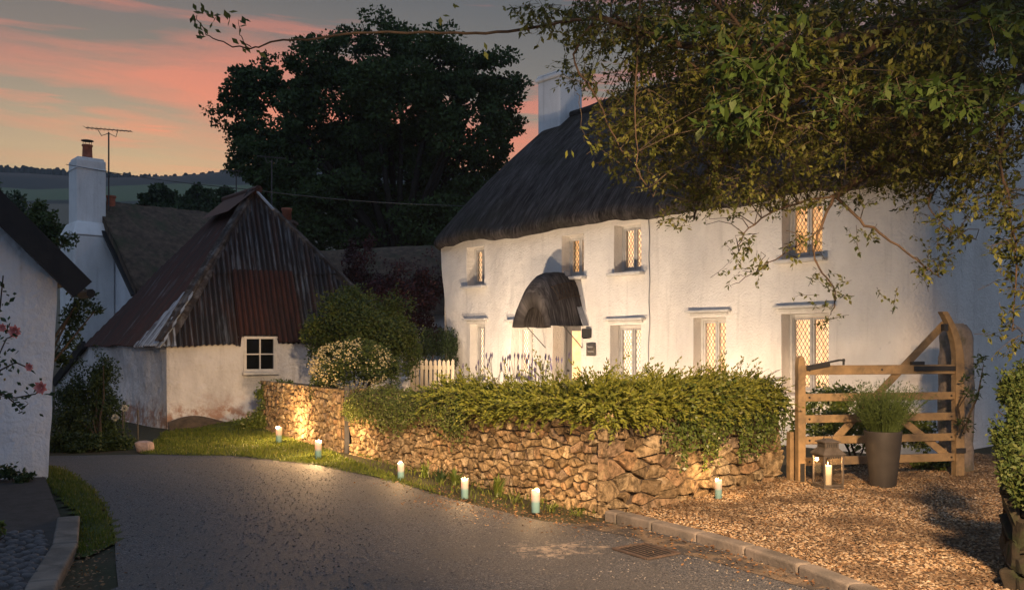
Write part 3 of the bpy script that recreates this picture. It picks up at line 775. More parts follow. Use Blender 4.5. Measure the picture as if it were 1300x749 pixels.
# porch hood
HC = tu(716)+.0; 
HOOD = obj
def hood():
    mb = MB(); na, nw = 28, 16; a0 = .60
    def pt(i, j, sh):
        x = -1+2*i/na; w = j/nw
        half = (a0-sh)*(1-.12*w**2); top = 2.88-sh*1.1-.42*w**5
        d = (.88-sh*.3)*w
        h = (1-abs(x)**2.3)
        z = 1.84+(top-1.84)*h+(.02*math.sin(i*.9)+.015*math.sin(i*2.3))*(1-h)
        p = WP(HC+half*math.copysign(abs(x)**.9, x)+.015*nz(i*.4, j*.4, 1), z, off-d+.03); p.z += .02*nz(i*.5, j*.5, 7); return p
    for sh in (0, .24):
        for j in range(nw+1):
            for i in range(na+1): mb.v.append(tuple(pt(i, j, sh))); mb.uv.append((j/nw*.85+3, abs(-1+2*i/na)*1.2))
    n = na+1; S = n*(nw+1)
    for j in range(nw):
        for i in range(na):
            a = j*n+i; mb.f.append((a, a+1, a+1+n, a+n)); mb.f.append((S+a, S+a+n, S+a+1+n, S+a+1))
    for i in range(na): a = nw*n+i; mb.f.append((a, a+1, S+a+1, S+a))
    for j in range(nw):
        for i in (0, na): a = j*n+i; mb.f.append((a, a+n, S+a+n, S+a))
    return mb
hd = obj('porch_hood', hood(), M['thatch_hood'], COT, True)
def hood_side(w, z, sg, lift=.012):     # a point on the outer thatch of the hood
    half = .60*(1-.12*w**2); top = 2.88-.42*w**5
    h = min(1, max(0, (z-1.84)/(top-1.84))); x = (1-h)**(1/2.3)
    return WP(HC+sg*(half*x**.9+lift), z, off-.88*w+.03)
for sg in (-1, 1):
    for i in range(8):
        w0 = .05+.085*i
        for w1 in (w0+.085, w0-.085):
            if w1 < 0 or w1 > .75: continue
            m_ = MB(); m_.tube([hood_side(w0+(w1-w0)*q/4, 2.42+.26*q/4-.2*(w0+(w1-w0)*q/4)**2, sg) for q in range(5)], .006, 4); obj('hazel_spar', m_, M['bark_light'], hd)
    for z0 in (2.42, 2.68):
        m_ = MB(); m_.tube([hood_side(.75*q/8, z0-.2*(.75*q/8)**2, sg) for q in range(9)], .008, 4); obj('hazel_spar', m_, M['bark_light'], hd)
for sg in (-1, 1):   # lead flashing where the hood meets the wall
    m_ = MB(); m_.bar(WP(HC+sg*.16, 2.90, off-.06), WP(HC+sg*.66, 1.86, off-.06), .02, .15, OUT); obj('flashing', m_, M['lead'], hd)
    m_ = MB(); m_.bar(WP(HC+sg*.5, 1.45, off), WP(HC+sg*.5, 1.86, off-.5), .012, .012); obj('bracket', m_, M['black'], hd)
mb = MB(); s_ = tu(815)+.15
mb.tube([wallP(s_+.01*math.sin(i), .2+i*.12)-N*.012 for i in range(30)], .003, 5)
obj('wall_cable', mb, M['lead'], COT, True)
# wall lamp + sign
lp = thing('wall_lamp', 'small black box lamp fixed to the white wall right of the thatched porch', 'wall lamp', tuple(P(748, 422, 14.9)))
s_ = tu(748); wl = wallP(s_, 1.72)
lp.location = wl; lp['_o'] = tuple(wl)
mb = MB(); mb.box(wl-N*.06, (.15, .12, .17), A3); obj('housing', mb, M['black'], lp, bevel=.01)
mb = MB(); mb.box(wl-N*.065-Vector((0,0,.093)), (.10, .08, .016), A3); obj('lens', mb, M['dark_glass'], lp)
s_ = tu(752); wl = wallP(s_, 1.42)
sg = thing('house_sign', 'small square grey slate name plate on the white wall under the black lamp', 'house sign', tuple(wl))
mb = MB(); mb.box(wl-N*.03, (.22, .02, .24), A3); obj('plate', mb, M['slate'], sg, bevel=.004)
mb = MB()
for r_, (x0, x1) in enumerate(((-.075,.06),(-.07,.08))):
    pts = []
    for i in range(40):
        f = i/39; pts.append(WP(0,0,0)*0+wl-N*.043+D*(x0+(x1-x0)*f)+Vector((0,0,.045-.085*r_+.018*math.sin(i*1.25)*(1.5 if i < 4 else .8))))
    mb.tube(pts, .0028, 4)
obj('lettering', mb, pm('sign_paint', (.45,.42,.38), (.35,.32,.3), 8, .6, 0), sg)
# drain pipe / cable on facade
mb = MB(); s_ = tu(815)+.15
mb.tube([wallP(s_+.01*math.sin(i), .2+i*.12)-N*.012 for i in range(30)], .008, 5)
obj('wall_cable', mb, M['lead'], COT, True)

# ================================================================== STONE WALLS
def voronoi(pts, W_, H_, sx):
    pts = np.array(pts); cells = []
    q = pts*np.array([1, sx])
    for i, p in enumerate(q):
        poly = [np.array(c) for c in ((0,0),(W_,0),(W_,H_*sx),(0,H_*sx))]
        d = np.sum((q-p)**2, 1); order = np.argsort(d)[1:17]
        for j in order:
            m_ = (p+q[j])/2; n = q[j]-p; out = []
            for a, b in zip(poly, poly[1:]+poly[:1]):
                da = np.dot(a-m_, n); db = np.dot(b-m_, n)
                if da <= 0: out.append(a)
                if (da < 0) != (db < 0): out.append(a+(b-a)*da/(da-db))
            poly = out
            if len(poly) < 3: break
        if len(poly) >= 3: cells.append([np.array((c[0], c[1]/sx)) for c in poly])
    return cells
def stones_on(mb, A, B, z0, z1, cw, ch, depth=.05, jit=.36, seed=1, topvar=None):
    """stones over the vertical face from A to B; outward is to the right of A->B"""
    r = random.Random(seed); A = Vector((A[0], A[1], 0)); B = Vector((B[0], B[1], 0)); d = (B-A); L = d.length; d /= L
    n = Vector((d.y, -d.x, 0)); Hh = z1-z0
    nx_ = max(1, round(L/cw)); nz_ = max(1, round(Hh/ch)); pts = []
    for j in range(nz_):
        for i in range(nx_):
            if r.random() < .22: continue
            pts.append(((i+.5+(.5 if j % 2 else 0)*.8+r.uniform(-jit, jit))*L/nx_ % L, (j+.5+r.uniform(-jit, jit))*Hh/nz_))
    for cell in voronoi(pts, L, Hh, cw/ch):
        c = sum(cell)/len(cell)
        cell = [c+(p-c)*1.0 for p in cell]
        # drop tiny edges, chamfer corners
        pl = []
        for k in range(len(cell)):
            a = cell[k]; b = cell[(k+1) % len(cell)]
            if np.linalg.norm(b-a) < .010: continue
            pl += [a*.90+b*.10, a*.10+b*.90]
        if len(pl) < 4: continue
        gap = .003+r.random()*.006; rings = []
        dp = depth*r.uniform(.35, 1.3); tx, tz = r.uniform(-.35,.35), r.uniform(-.4,.4)
        for (g, dd) in ((gap, -.03), (gap+.002, dp*.70), (gap+.007, dp*.95), (gap+.022, dp)):
            ring = []
            for p in pl:
                v = c-p; ln = np.linalg.norm(v)+1e-6; q = p+v/ln*min(g*1.3, ln*.7)
                rel = q-c
                h = dd+(rel[0]*tx+rel[1]*tz if dd > 0 else 0)+(r.uniform(-.008,.008) if dd > 0 else 0)
                ring.append(A+d*float(q[0])+n*h+Vector((0,0,z0+float(q[1]))))
            rings.append(ring)
        o = len(mb.v); m_ = len(pl)
        for ring in rings: mb.v += [tuple(p) for p in ring]
        for k in range(len(rings)-1):
            for i in range(m_): a = o+k*m_+i; b = o+k*m_+(i+1) % m_; mb.f.append((a, b, b+m_, a+m_))
        top = A+d*float(c[0])+n*(dp*1.05)+Vector((0,0,z0+float(c[1]))); mb.v.append(tuple(top)); ti = len(mb.v)-1
        for i in range(m_): mb.f.append((o+(len(rings)-1)*m_+i, o+(len(rings)-1)*m_+(i+1) % m_, ti))
WA, WB, WC = (-2.22,12.04), (.80,7.62), (2.98,9.72)
def stone_mat():
    m, t = mk('rubble_stone')
    co = t.new('ShaderNodeTexCoord').outputs['Object']; r = t.new('ShaderNodeNewGeometry').outputs['Random Per Island']
    col = t.ramp(r, [(0, (.20,.145,.085)), (.25, (.42,.31,.18)), (.5, (.29,.205,.115)), (.7, (.52,.42,.27)), (.85, (.38,.24,.13)), (1, (.24,.19,.145))])
    n = t.noise(co, 14, 7, .7)
    col = t.mix(t.ramp(n, [(.40, .85), (.58, 0.0)]), col, (.07,.052,.03))
    col = t.mix(t.ramp(t.noise(co, 7, 6, .7), [(.60, 0.0), (.72, .7)]), col, (.42,.38,.30))
    b = t.new('ShaderNodeBump', {'Strength': 1.0, 'Distance': .022, 'Height': t.noise(co, 26, 7, .7)})
    p = t.new('ShaderNodeBsdfPrincipled', {'Base Color': col, 'Roughness': .9, 'Specular IOR Level': .2, 'Normal': b.outputs[0]})
    t.new('ShaderNodeOutputMaterial', {0: p.outputs[0]}); return m
M['rubble'] = stone_mat()
def taper(mb, plant=False):
    # the coping falls away towards the garden gate
    k = (Vector(WB)-Vector(WA)).length
    def h(x, y):
        f = ((x-WA[0])*(WB[0]-WA[0])+(y-WA[1])*(WB[1]-WA[1]))/k**2; return .76+.17*min(1, max(0, f))
    mb.v = [(x, y, z*h(x, y)) for x, y, z in mb.v]; return mb
def core(poly, z0, z1):
    mb = MB(); mb.poly_prism([(x, y, z0) for x, y in poly], (0,0,z1-z0)); return mb
sw = thing('stone_wall', 'rubble stone garden wall turning a corner at the gravel drive, overgrown along its top', 'stone wall', (WB[0], WB[1], 0))
obj('wall_core', core([WA, WB, WC, (2.68,10.03), (.87,8.27), (-1.86,12.28)], -.1, .80), M['mortar'], sw)
mb = MB()
stones_on(mb, WA, (WB[0]+.02,WB[1]-.03), -.05, 1.06, .100, .082, .042, .40, 3); taper(mb)
obj('stone_face', mb, M['rubble'], sw)
mb = MB()
stones_on(mb, (WB[0]-.03, WB[1]-.03), WC, -.05, 1.05, .21, .115, .05, .36, 9); taper(mb)
obj('return_face', mb, M['rubble'], sw)
mb = MB(); stones_on(mb, (-1.86,12.28), WA, -.05, 1.05, .2, .12, .04, .3, 12); taper(mb); obj('end_face', mb, M['rubble'], sw)
LA, LB = (-4.45,15.4), (-2.42,12.25)
w2 = thing('stone_wall', 'short rubble stone wall under the cream flowering bush, left of the garden gateway', 'stone wall', (LB[0], LB[1], 0))
obj('wall_core', core([LA, LB, (-2.08,12.5), (-4.1,15.65)], -.1, .84), M['mortar'], w2)
mb = MB(); stones_on(mb, LA, LB, -.05, .88, .10, .085, .04, .38, 21); stones_on(mb, LB, (-2.08,12.5), -.05, .88, .16, .11, .04, .3, 22)
obj('stone_face', mb, M['rubble'], w2)

# ================================================================== VEGETATION ON THE WALL
def lerp2(a, b, f): return (a[0]+(b[0]-a[0])*f, a[1]+(b[1]-a[1])*f)
def wall_pt(f):     # f 0..1 along the long face, 1..2 along the return; returns point, outward normal
    if f <= 1: x, y = lerp2(WA, WB, f); n = Vector((-.826,-.564,0))
    else: x, y = lerp2(WB, WC, f-1); n = Vector((.693,-.721,0))
    return Vector((x, y, 0)), n
def trailing(name, label, cat, f0, f1, n, mat, leafL, drop, style, parent_thing=None, hump=.22, width=.45):
    """plants rooted on top of the wall, arching out and down over the face"""
    th = thing(name, label, cat, tuple(wall_pt((f0+f1)/2)[0]+Vector((0,0,.9))))
    st = MB(); lf = MB(); PT = []; AX = []; NR = []; LL = []; WW = []
    for i in range(n):
        f = rnd.uniform(f0, f1); b, nn = wall_pt(f)
        fb = abs(f-1)
        if fb < .05: nn = (nn+Vector((.0,-1,0))).normalized()
        tt = Vector((-nn.y, nn.x, 0))
        inw = rnd.uniform(-.02, width); H0 = .80+.15*min(1, f); hh = H0+hump*(1-((inw-.2)/.32)**2)*(.55+.9*(nz(f*9, 2)+.5))*rnd.uniform(.3, 1.05)
        hh = max(H0-.03, hh)
        p = b-nn*inw+Vector((0,0,hh-.08))
        out = rnd.uniform(.05, 1); dmax = drop*(.45+1.1*(nz(f*6+3, 7)*.5+.5))
        if style == 'spray':
            if inw < .12: p.z -= rnd.uniform(0, .20)*(.5+nz(f*8, 4)); p += nn*.05
            L = rnd.uniform(.14, .34) if rnd.random() < .88 else rnd.uniform(.34, .52)
            dirv = (nn*rnd.uniform(-.1, 1.0)*out+tt*rnd.uniform(-.9, .9)+Vector((0,0,rnd.uniform(.1, .8)))).normalized()
            pts = []; q = p.copy(); sag = rnd.uniform(.5, 1.6)*(1 if inw < .2 else .5)
            m_ = 8
            for k in range(m_): pts.append(q.copy()); q = q+dirv*(L/m_); dirv = (dirv+Vector((0,0,-.16*sag))+nn*.03).normalized()
            if rnd.random() < .45: st.tube(pts, [.004*(1-.8*k/m_) for k in range(m_)], 3, False)
            for k in range(1, m_):
                a = pts[k]; dd = (pts[k]-pts[k-1]).normalized()
                side = dd.cross(Vector((rnd.gauss(0,.4), rnd.gauss(0,.4), 1))).normalized()
                for sgn in (-1, 1, -1, 1):
                    PT.append(a+dd*rnd.uniform(0, L/m_)); AX.append(dd*.9+side*sgn*.7+Vector((0,0,rnd.uniform(-.1,.25)))); NR.append(nn*.7+Vector((rnd.gauss(0,.5), rnd.gauss(0,.5)-.3, .6)))
                    LL.append(leafL*rnd.uniform(.7,1.3)*(1.1-.5*k/m_)); WW.append(leafL*.28)
        else:
            # hanging stems with oval leaves
            q = p.copy(); dirv = (nn*rnd.uniform(.2,1)+tt*rnd.uniform(-.5,.5)+Vector((0,0,rnd.uniform(-.1,.6)))).normalized()
            L = rnd.uniform(.25, .25+dmax); m_ = int(L/.03); pts = []
            for k in range(m_):
                pts.append(q.copy()); q = q+dirv*.03
                dist = (q-b).dot(nn)
                dirv = (dirv+Vector((0,0,-.22))+nn*(-.25 if dist > .16 else (.35 if dist < .05 and q.z < H0 else 0))+tt*rnd.gauss(0,.12)).normalized()
            if len(pts) > 2 and rnd.random() < .5: st.tube(pts[::2], .003, 3, False)
            for k in range(m_):
                for z_ in range(2):
                    PT.append(pts[k]+Vector((rnd.gauss(0,.012), rnd.gauss(0,.012), rnd.gauss(0,.012)))); AX.append(Vector((rnd.gauss(0,.6), rnd.gauss(0,.6), rnd.gauss(-.3,.5)))); NR.append(nn+Vector((rnd.gauss(0,.4), rnd.gauss(0,.4), rnd.gauss(.4,.4))))
                    LL.append(leafL*rnd.uniform(.6,1.3)); WW.append(leafL*rnd.uniform(.4,.8))
    lf.leaves([tuple(x) for x in PT], [tuple(x) for x in AX], [tuple(x) for x in NR], LL, WW, .15)
    obj('foliage', lf, mat, th)
    if st.v: obj('stem', st, M['bark'], th)
    return th
trailing('trailing_shrub', 'small leaved shrub spilling over the corner wall beside the wooden garden gate', 'shrub', .02, .60, 1700, M['lf_trail'], .034, .34, 'hang', hump=.13)
trailing('juniper', 'feathery spreading conifer covering the wall top around the corner, nearest the camera', 'hedge', .42, 1.92, 5200, M['lf_juniper'], .056, .25, 'spray', hump=.11)
trailing('ivy', 'ivy hanging down the wall face beside the five bar gate', 'ivy', 1.30, 2.0, 420, M['lf_ivy'], .042, .62, 'hang', hump=.2)
# dark green core so that the hedge is closed behind its leaves
def blob_leaves(PTS, center, rad, n, L, flat=1.0, up=0.0, shell=.55):
    d = rand_dirs(n); r = shell+(1-shell)*rng.random(n)**.6
    p = np.array(center)+d*r[:, None]*np.array(rad)
    ax = d*.6+rand_dirs(n)*.9; ax[:, 2] += up; nr = d*.8+rand_dirs(n)*.7; nr[:, 2] += .4
    PTS.append((p, ax, nr, L*rng.uniform(.6, 1.3, n)))
def shrub(name, label, cat, base, lobes, n, L, mat, wr=.55, stems=5, group=None, shell=.5, extra=None, stem_mat=None, sub=7, subr=.42):
    """lobes: (x,y,z,rx,ry,rz); each is broken into smaller clumps of leaves"""
    th = thing(name, label, cat, base, group); lf = MB(); tot = sum(l[3]*l[4]+l[3]*l[5] for l in lobes); st = MB()
    for l in lobes:
        m_ = int(n*(l[3]*l[4]+l[3]*l[5])/tot); PTS = []
        k = max(3, int(sub*(1+m_/2500)))
        per = m_//k
        for j in range(k):
            dd = rand_dirs(1)[0]; rr = rng.random()**.45*.82
            c = (l[0]+dd[0]*rr*l[3], l[1]+dd[1]*rr*l[4], l[2]+dd[2]*rr*l[5]); s = subr*rng.uniform(.6, 1.15)
            blob_leaves(PTS, c, (l[3]*s, l[4]*s, l[5]*s), per, L, shell=.3)
        for j in range(int(4+6*rng.random())):     # loose sprays beyond the outline
            dd = rand_dirs(1)[0]; c = (l[0]+dd[0]*l[3], l[1]+dd[1]*l[4], l[2]+abs(dd[2])*l[5]); blob_leaves(PTS, c, (l[3]*.14, l[4]*.14, l[5]*.2), max(5, per//14), L, shell=.1)
        for p, ax, nr, LL in PTS: lf.leaves(p, ax, nr, LL, LL*wr, .15)
    b = Vector(base)
    for i in range(stems):
        l = lobes[i % len(lobes)]; e = Vector((l[0]+rnd.uniform(-.5,.5)*l[3], l[1]+rnd.uniform(-.5,.5)*l[4], l[2]+l[5]*.4)); m_ = b.lerp(e, .5)+Vector((rnd.uniform(-.1,.1), rnd.uniform(-.1,.1), 0))
        h = min(.022, (e-b).length*.010+.003)
        st.tube([b+Vector((rnd.uniform(-.08,.08), rnd.uniform(-.08,.08), -.03)), b.lerp(m_, .5), m_, e], [h*1.4, h*1.1, h, h*.4], 5)
    obj('foliage', lf, mat, th); obj('stem', st, stem_mat or M['bark'], th)
    if extra: extra(th)
    return th
def lob(u, v, Y, ru, rv, rd=None):
    p = P(u, v, Y); s = Y/F; return (p.x, p.y, p.z, ru*s, (rd or ru)*s, rv*s)
shrub('leafy_bush', 'big rounded dark green bush between the corrugated barn and the cream flowering bush', 'bush', (-2.9,15.2,0),
      [lob(435,405,15.2,52,42), lob(410,430,15.0,30,40), lob(470,420,14.6,48,50), lob(500,400,15.6,30,38), lob(515,440,15,28,42), lob(445,382,15.6,30,22)], 30000, .055, M['lf_bush'], subr=.36, sub=12)
def blossoms(th):
    mb = MB(); c = P(447, 465, 12.9)
    d = rand_dirs(2600); k = (d[:, 1] < .35); d = d[k]
    rad = np.array((.62,.5,.40)); p = np.array(c)+d*rad*rng.uniform(.8, 1.06, (len(d), 1))
    m_ = np.array([nz(a*4, b*4, c_*4) > -.12 for a, b, c_ in p]); p = p[m_]
    mb.leaves(p, rand_dirs(len(p)), rand_dirs(len(p))+np.array([0,-1,.3]), .028, .026, .3); obj('blossom', mb, M['lf_cream'], th)
shrub('flowering_bush', 'rounded bush dotted with cream blossom leaning over the stone wall left of the garden gate', 'bush', (-2.45,13.0,0),
      [lob(425,470,12.9,34,34), lob(465,458,12.9,42,28), lob(405,490,13.2,20,24), lob(490,470,13.3,26,24), lob(450,440,13.2,30,14)], 11000, .04, M['lf_bush'], extra=blossoms)
def ivy_patch(name, label, lobes, n, base, mat, L=.04): return shrub(name, label, 'creeper', base, lobes, n, L, mat, .8, 3)
ivy_patch('creeper', 'green creeper over the far end of the short stone wall below the barn window', [lob(345,505,15.2,22,26,10), lob(335,535,15.1,24,14,10), lob(362,490,14.9,14,10,8), lob(312,540,15.2,24,8,10)], 3800, (-4.3,15.2,.05), M['lf_ivy'])
# purple shrub and hedge beyond
shrub('purple_shrub', 'tall dark purple leaved shrub behind the green bush, left of the white cottage', 'shrub', (-3.4,20.5,0),
      [lob(500,375,20.5,55,45), lob(545,370,21,30,50), lob(460,350,20.5,30,35), lob(520,420,20.2,45,30), lob(445,320,21,12,18), lob(470,310,21,8,12)], 16000, .07, M['lf_purple'], subr=.38)
shrub('clipped_hedge', 'dark green hedge in shadow behind the cream picket fence', 'hedge', (-1.9,18.9,0),
      [lob(555,435,18.9,26,22), lob(530,450,18.7,20,22), lob(575,440,19,14,24)], 7000, .045, M['lf_dark'])
# plants at the wall foot
def tuft(name, label, u, v, n, L, mat, group, w=.018, spread=.5, cat='plant'):
    b = G(u, v); th = thing(name, label, cat, tuple(b), group); mb = MB()
    for i in range(n):
        a = rnd.uniform(0, 6.28); dr_ = Vector((math.cos(a)*spread*rnd.uniform(.3,1), math.sin(a)*spread*rnd.uniform(.3,1), 1)).normalized()
        q = b+Vector((rnd.gauss(0,.02), rnd.gauss(0,.02), 0)); l_ = L*rnd.uniform(.6,1.1); pts = []
        d2 = dr_.copy(); o = len(mb.v); sd_ = d2.cross(Z3).normalized()
        for k in range(6):
            ww = w*math.sin((k+.6)/6*math.pi)*.5+.001
            mb.v.append(tuple(q-sd_*ww)); mb.v.append(tuple(q+sd_*ww)); q = q+d2*(l_/5); d2 = (d2+Vector((0,0,-.22))+Vector((dr_.x, dr_.y, 0))*.1).normalized()
        for k in range(5): a_ = o+2*k; mb.f.append((a_, a_+1, a_+3, a_+2))
    obj('foliage', mb, mat, th); return th
gp_ = 'low plants at the foot of the stone wall'
for nm, lb, u, v, n, L in [('fern', 'strap leaved tuft at the wall foot between the two candles nearest the corner', 632, 630, 26, .26), ('fern', 'low leafy clump at the wall foot right behind the second candle from the corner', 577, 615, 30, .2),
                     ('fern', 'small green tuft at the wall foot right of the candle at the grass end', 540, 606, 24, .2), ('fern', 'darkest small tuft at the wall foot, left of the low leafy clump', 560, 612, 22, .18)]:
    tuft(nm, lb, u, v, n, L, M['lf_ivy'] if L > .19 else M['lf_dark'], gp_)
for i, (u, v, lb) in enumerate([(700,652,'thin weedy sprig on the wall foot right of the candle nearest the wall corner'),(735,655,'low brownish green weeds at the very corner of the stone wall'),(655,640,'sprig of weed between the strap leaved tuft and the corner candle')]):
    tuft('weed', lb, u, v-2, 16, .12, M['lf_trail'], gp_, .01, .9)

cs = [(-1.45,9.55),(-.75,8.7),(.1,7.75),(.75,7.42),(.78,7.62),(-.3,9.2),(-1.3,10.7),(-2.2,12.0),(-1.9,11.2)]
turf('wall_foot_grass', cs, 5200, .07, -2.3, .9, 7.3, 12.1)
# lavender in front garden
th = thing('lavender', 'thin lavender stems with purple flower spikes rising behind the hedge by the porch', 'lavender', (.1,12.6,0)); st = MB(); fl = MB()
for i in range(75):
    p = P(rnd.gauss(660,28), 500, rnd.uniform(11.5,12.6)); p.z = .3; top = Vector((p.x+rnd.uniform(-.25,.25), p.y+rnd.uniform(-.15,.15), 1.5-(rnd.uniform(452,486)-CV)/F*p.y))
    m_ = p.lerp(top, .5); m_.x = (p.x*.7+top.x*.3); st.tube([p, m_, top], .003, 3, False)
    fl = MB(); fl.tube([top-Vector((0,0,.03)), top+Vector((0,0,.015)), top+Vector((.004,0,.06))], [.004,.013,.002], 5); obj('flower_spike', fl, M['lf_lav'], th)
obj('stem', st, M['lf_dark'], th)
# long grassy fronds sticking up by the gate
tuft_f = thing('grass_fronds', 'dark arching fronds standing above the hedge left of the five bar gate', 'grass clump', (2.95,10.1,.9)); mb = MB()
for i in range(16):
    b = Vector((2.85+rnd.gauss(0,.05), 10.1+rnd.gauss(0,.05), .95)); pts = []; d_ = Vector((rnd.uniform(.1,.9), rnd.uniform(-.3,.3), 1)).normalized()
    for k in range(7): pts.append(b.copy()); b = b+d_*rnd.uniform(.05,.075); d_ = (d_+Vector((.16,0,-.14))).normalized()
    mb.tube(pts, [.006*(1-k/8) for k in range(7)], 3)
obj('foliage', mb, M['lf_dark'], tuft_f)

# ================================================================== FIVE BAR GATE
GL = G(1016, 612); GR = G(1216, 604.5)
gd = (GR-GL); gL = gd.length; gd.normalize(); gn = Vector((gd.y, -gd.x, 0))     # towards camera
GA = (gd, gn, Z3)
def gp(s, z, d=0): return GL+gd*s+gn*d+Z3*z
gt = thing('field_gate', 'pale oak five bar gate with a high curved heel post, shut across the drive', 'gate', tuple(GL))
mb = MB(); mb.poly_prism([gp(-.045,-.02,.04), gp(.045,-.02,.04), gp(.045,1.28,.04), gp(.03,1.36,.04), gp(0,1.385,.04), gp(-.035,1.36,.04), gp(-.045,1.28,.04)], -gn*.08)
obj('hanging_stile', mb, M['oak'], gt, bevel=.008)
hs = []
for k in range(13):   # curved heel: straight to the top rail, then sweeps back
    z = 1.28+.60*k/12; off_ = -.20*(k/12)**2.1; hs.append((z, off_, .055-.018*(k/12)))
lft = [gp(gL-.055, -.02, .045)]+[gp(gL+o_-w_, z, .045) for z, o_, w_ in hs]
rgt = [gp(gL+.055, -.02, .045)]+[gp(gL+o_+w_, z, .045) for z, o_, w_ in hs]
mb = MB(); mb.poly_prism(lft+rgt[::-1], -gn*.09); obj('heel_post', mb, M['oak'], gt, bevel=.008)
for z, hh in ((1.225,.105),(.925,.085),(.69,.085),(.455,.085),(.225,.09)):
    mb = MB(); mb.bar(gp(.04, z), gp(gL-.05, z+(.0 if z > 1 else 0)), .035, hh, Z3); obj('rail', mb, M['oak'], gt, bevel=.005)
def brace(s0, z0, s1, z1, d=.0275):
    mb = MB(); dd = (gp(s1, z1)-gp(s0, z0)).normalized(); mb.bar(gp(s0, z0, d), gp(s1, z1, d), .018, .085, gn.cross(dd)); return obj('brace', mb, M['oak'], gt, bevel=.004)
brace(.17, .21, gL-.16, 1.74, -.0275)
brace(gL*.60, .72, gL-.07, .20, -.0275)
for q_, sz in ((gp(gL-.28,1.235,.028),(.62,.014,.055)), (gp(gL, .30, .052),(.12,.012,.06)), (gp(0,.08,.045),(.05,.012,.26)), (gp(gL-.19,1.70,.02),(.05,.06,.08)), (gp(gL-.53,1.295,0),(.16,.05,.04))):
    mb = MB(); mb.box(q_, sz, GA); obj('iron_strap', mb, M['black'], gt, bevel=.003)
mb = MB(); mb.bar(gp(.06,1.265,.03), gp(.46,1.335,.03), .03, .02); mb.bar(gp(.46,1.335,.03), gp(.52,1.33,.03), .035, .02); mb.box(gp(.51,1.315,.03), (.02,.02,.07), GA); mb.bar(gp(.06,1.24,.03), gp(.34,1.285,.03), .02, .04)
obj('latch', mb, M['black'], gt, bevel=.003)
mb = MB()
for z in (.225,.455,.69,.925,1.225):
    for s in (.10, gL-.10, gL*.5): 
        mb = MB(); mb.tube([gp(s, z, .016), gp(s, z, .024)], .012, 8); obj('bolt', mb, M['black'], gt)
# second (post) behind the stile
mb = MB(); mb.box(gp(-.02, .24, -.14), (.09,.09,.60), GA)
tag(obj('gate_post', mb, M['oak'], None, bevel=.01, loc=tuple(gp(-.02,0,-.14))), 'short square oak post the gate closes against, behind its low end in the ivy', 'gate post')
# granite post
def rough_post(name, label, cat, base, w, d, h, mat, lean=0, seed=3):
    mb = MB(); nl, nr_ = 22, 14
    for j in range(nl+1):
        f = j/nl; z = h*f
        tp = 1-.10*f-(max(0, f-.9)/.1)**2*.35
        for k in range(nr_):
            a = 2*math.pi*k/nr_; cx = math.copysign(abs(math.cos(a))**.6, math.cos(a)); sy = math.copysign(abs(math.sin(a))**.6, math.sin(a))
            r_ = 1+.16*nz(cx*1.4+seed, sy*1.4, z*1.8)+.10*nz(cx*5, sy*5, z*5)+.05*nz(cx*9, sy*9, z*14)
            q = Vector(base)+gd*(cx*w/2*tp*r_+lean*f)+gn*(sy*d/2*tp*r_)+Z3*(z+.05*nz(cx*2, sy*2, seed)*f-.05); mb.v.append(tuple(q))
    for j in range(nl):
        for k in range(nr_): a = j*nr_+k; b = j*nr_+(k+1) % nr_; mb.f.append((a, b, b+nr_, a+nr_))
    mb.f.append(tuple(nl*nr_+k for k in range(nr_)))
    return tag(obj(name, mb, mat, None, True, loc=base), label, cat)
gb = Vector(((1213-650)/F*10.35, 10.35, 0))
rough_post('granite_post', 'rough upright granite post behind the curved heel of the five bar gate', 'stone post', tuple(gb), .40, .30, 1.80, M['granite'])

# low plants behind the gate
def low_bush(name, label, lobes, n, base, mat, L): shrub(name, label, 'shrub', base, lobes, n, L, mat, .6, 4)
low_bush('garden_shrub', 'low leafy shrub seen through the bars of the five bar gate', [lob(1055,530,10.6,40,40), lob(1110,540,10.8,45,36), lob(1165,555,10.8,30,26), lob(1070,500,10.9,35,16), lob(1180,590,10.4,25,12)], 9500, (4.3,10.8,0), M['lf_ivy'], .05)
# hanging sprigs against the end wall by the granite post
shrub('wall_sprig', 'thin leafy sprig hanging in front of the bluish end wall right of the granite post', 'sprig', tuple(P(1222,545,9.7)), [lob(1232,500,9.7,14,24,6), lob(1225,540,9.7,12,10,6), lob(1245,470,9.7,8,20,5)], 130, .06, M['lf_dark'], .35, 5)

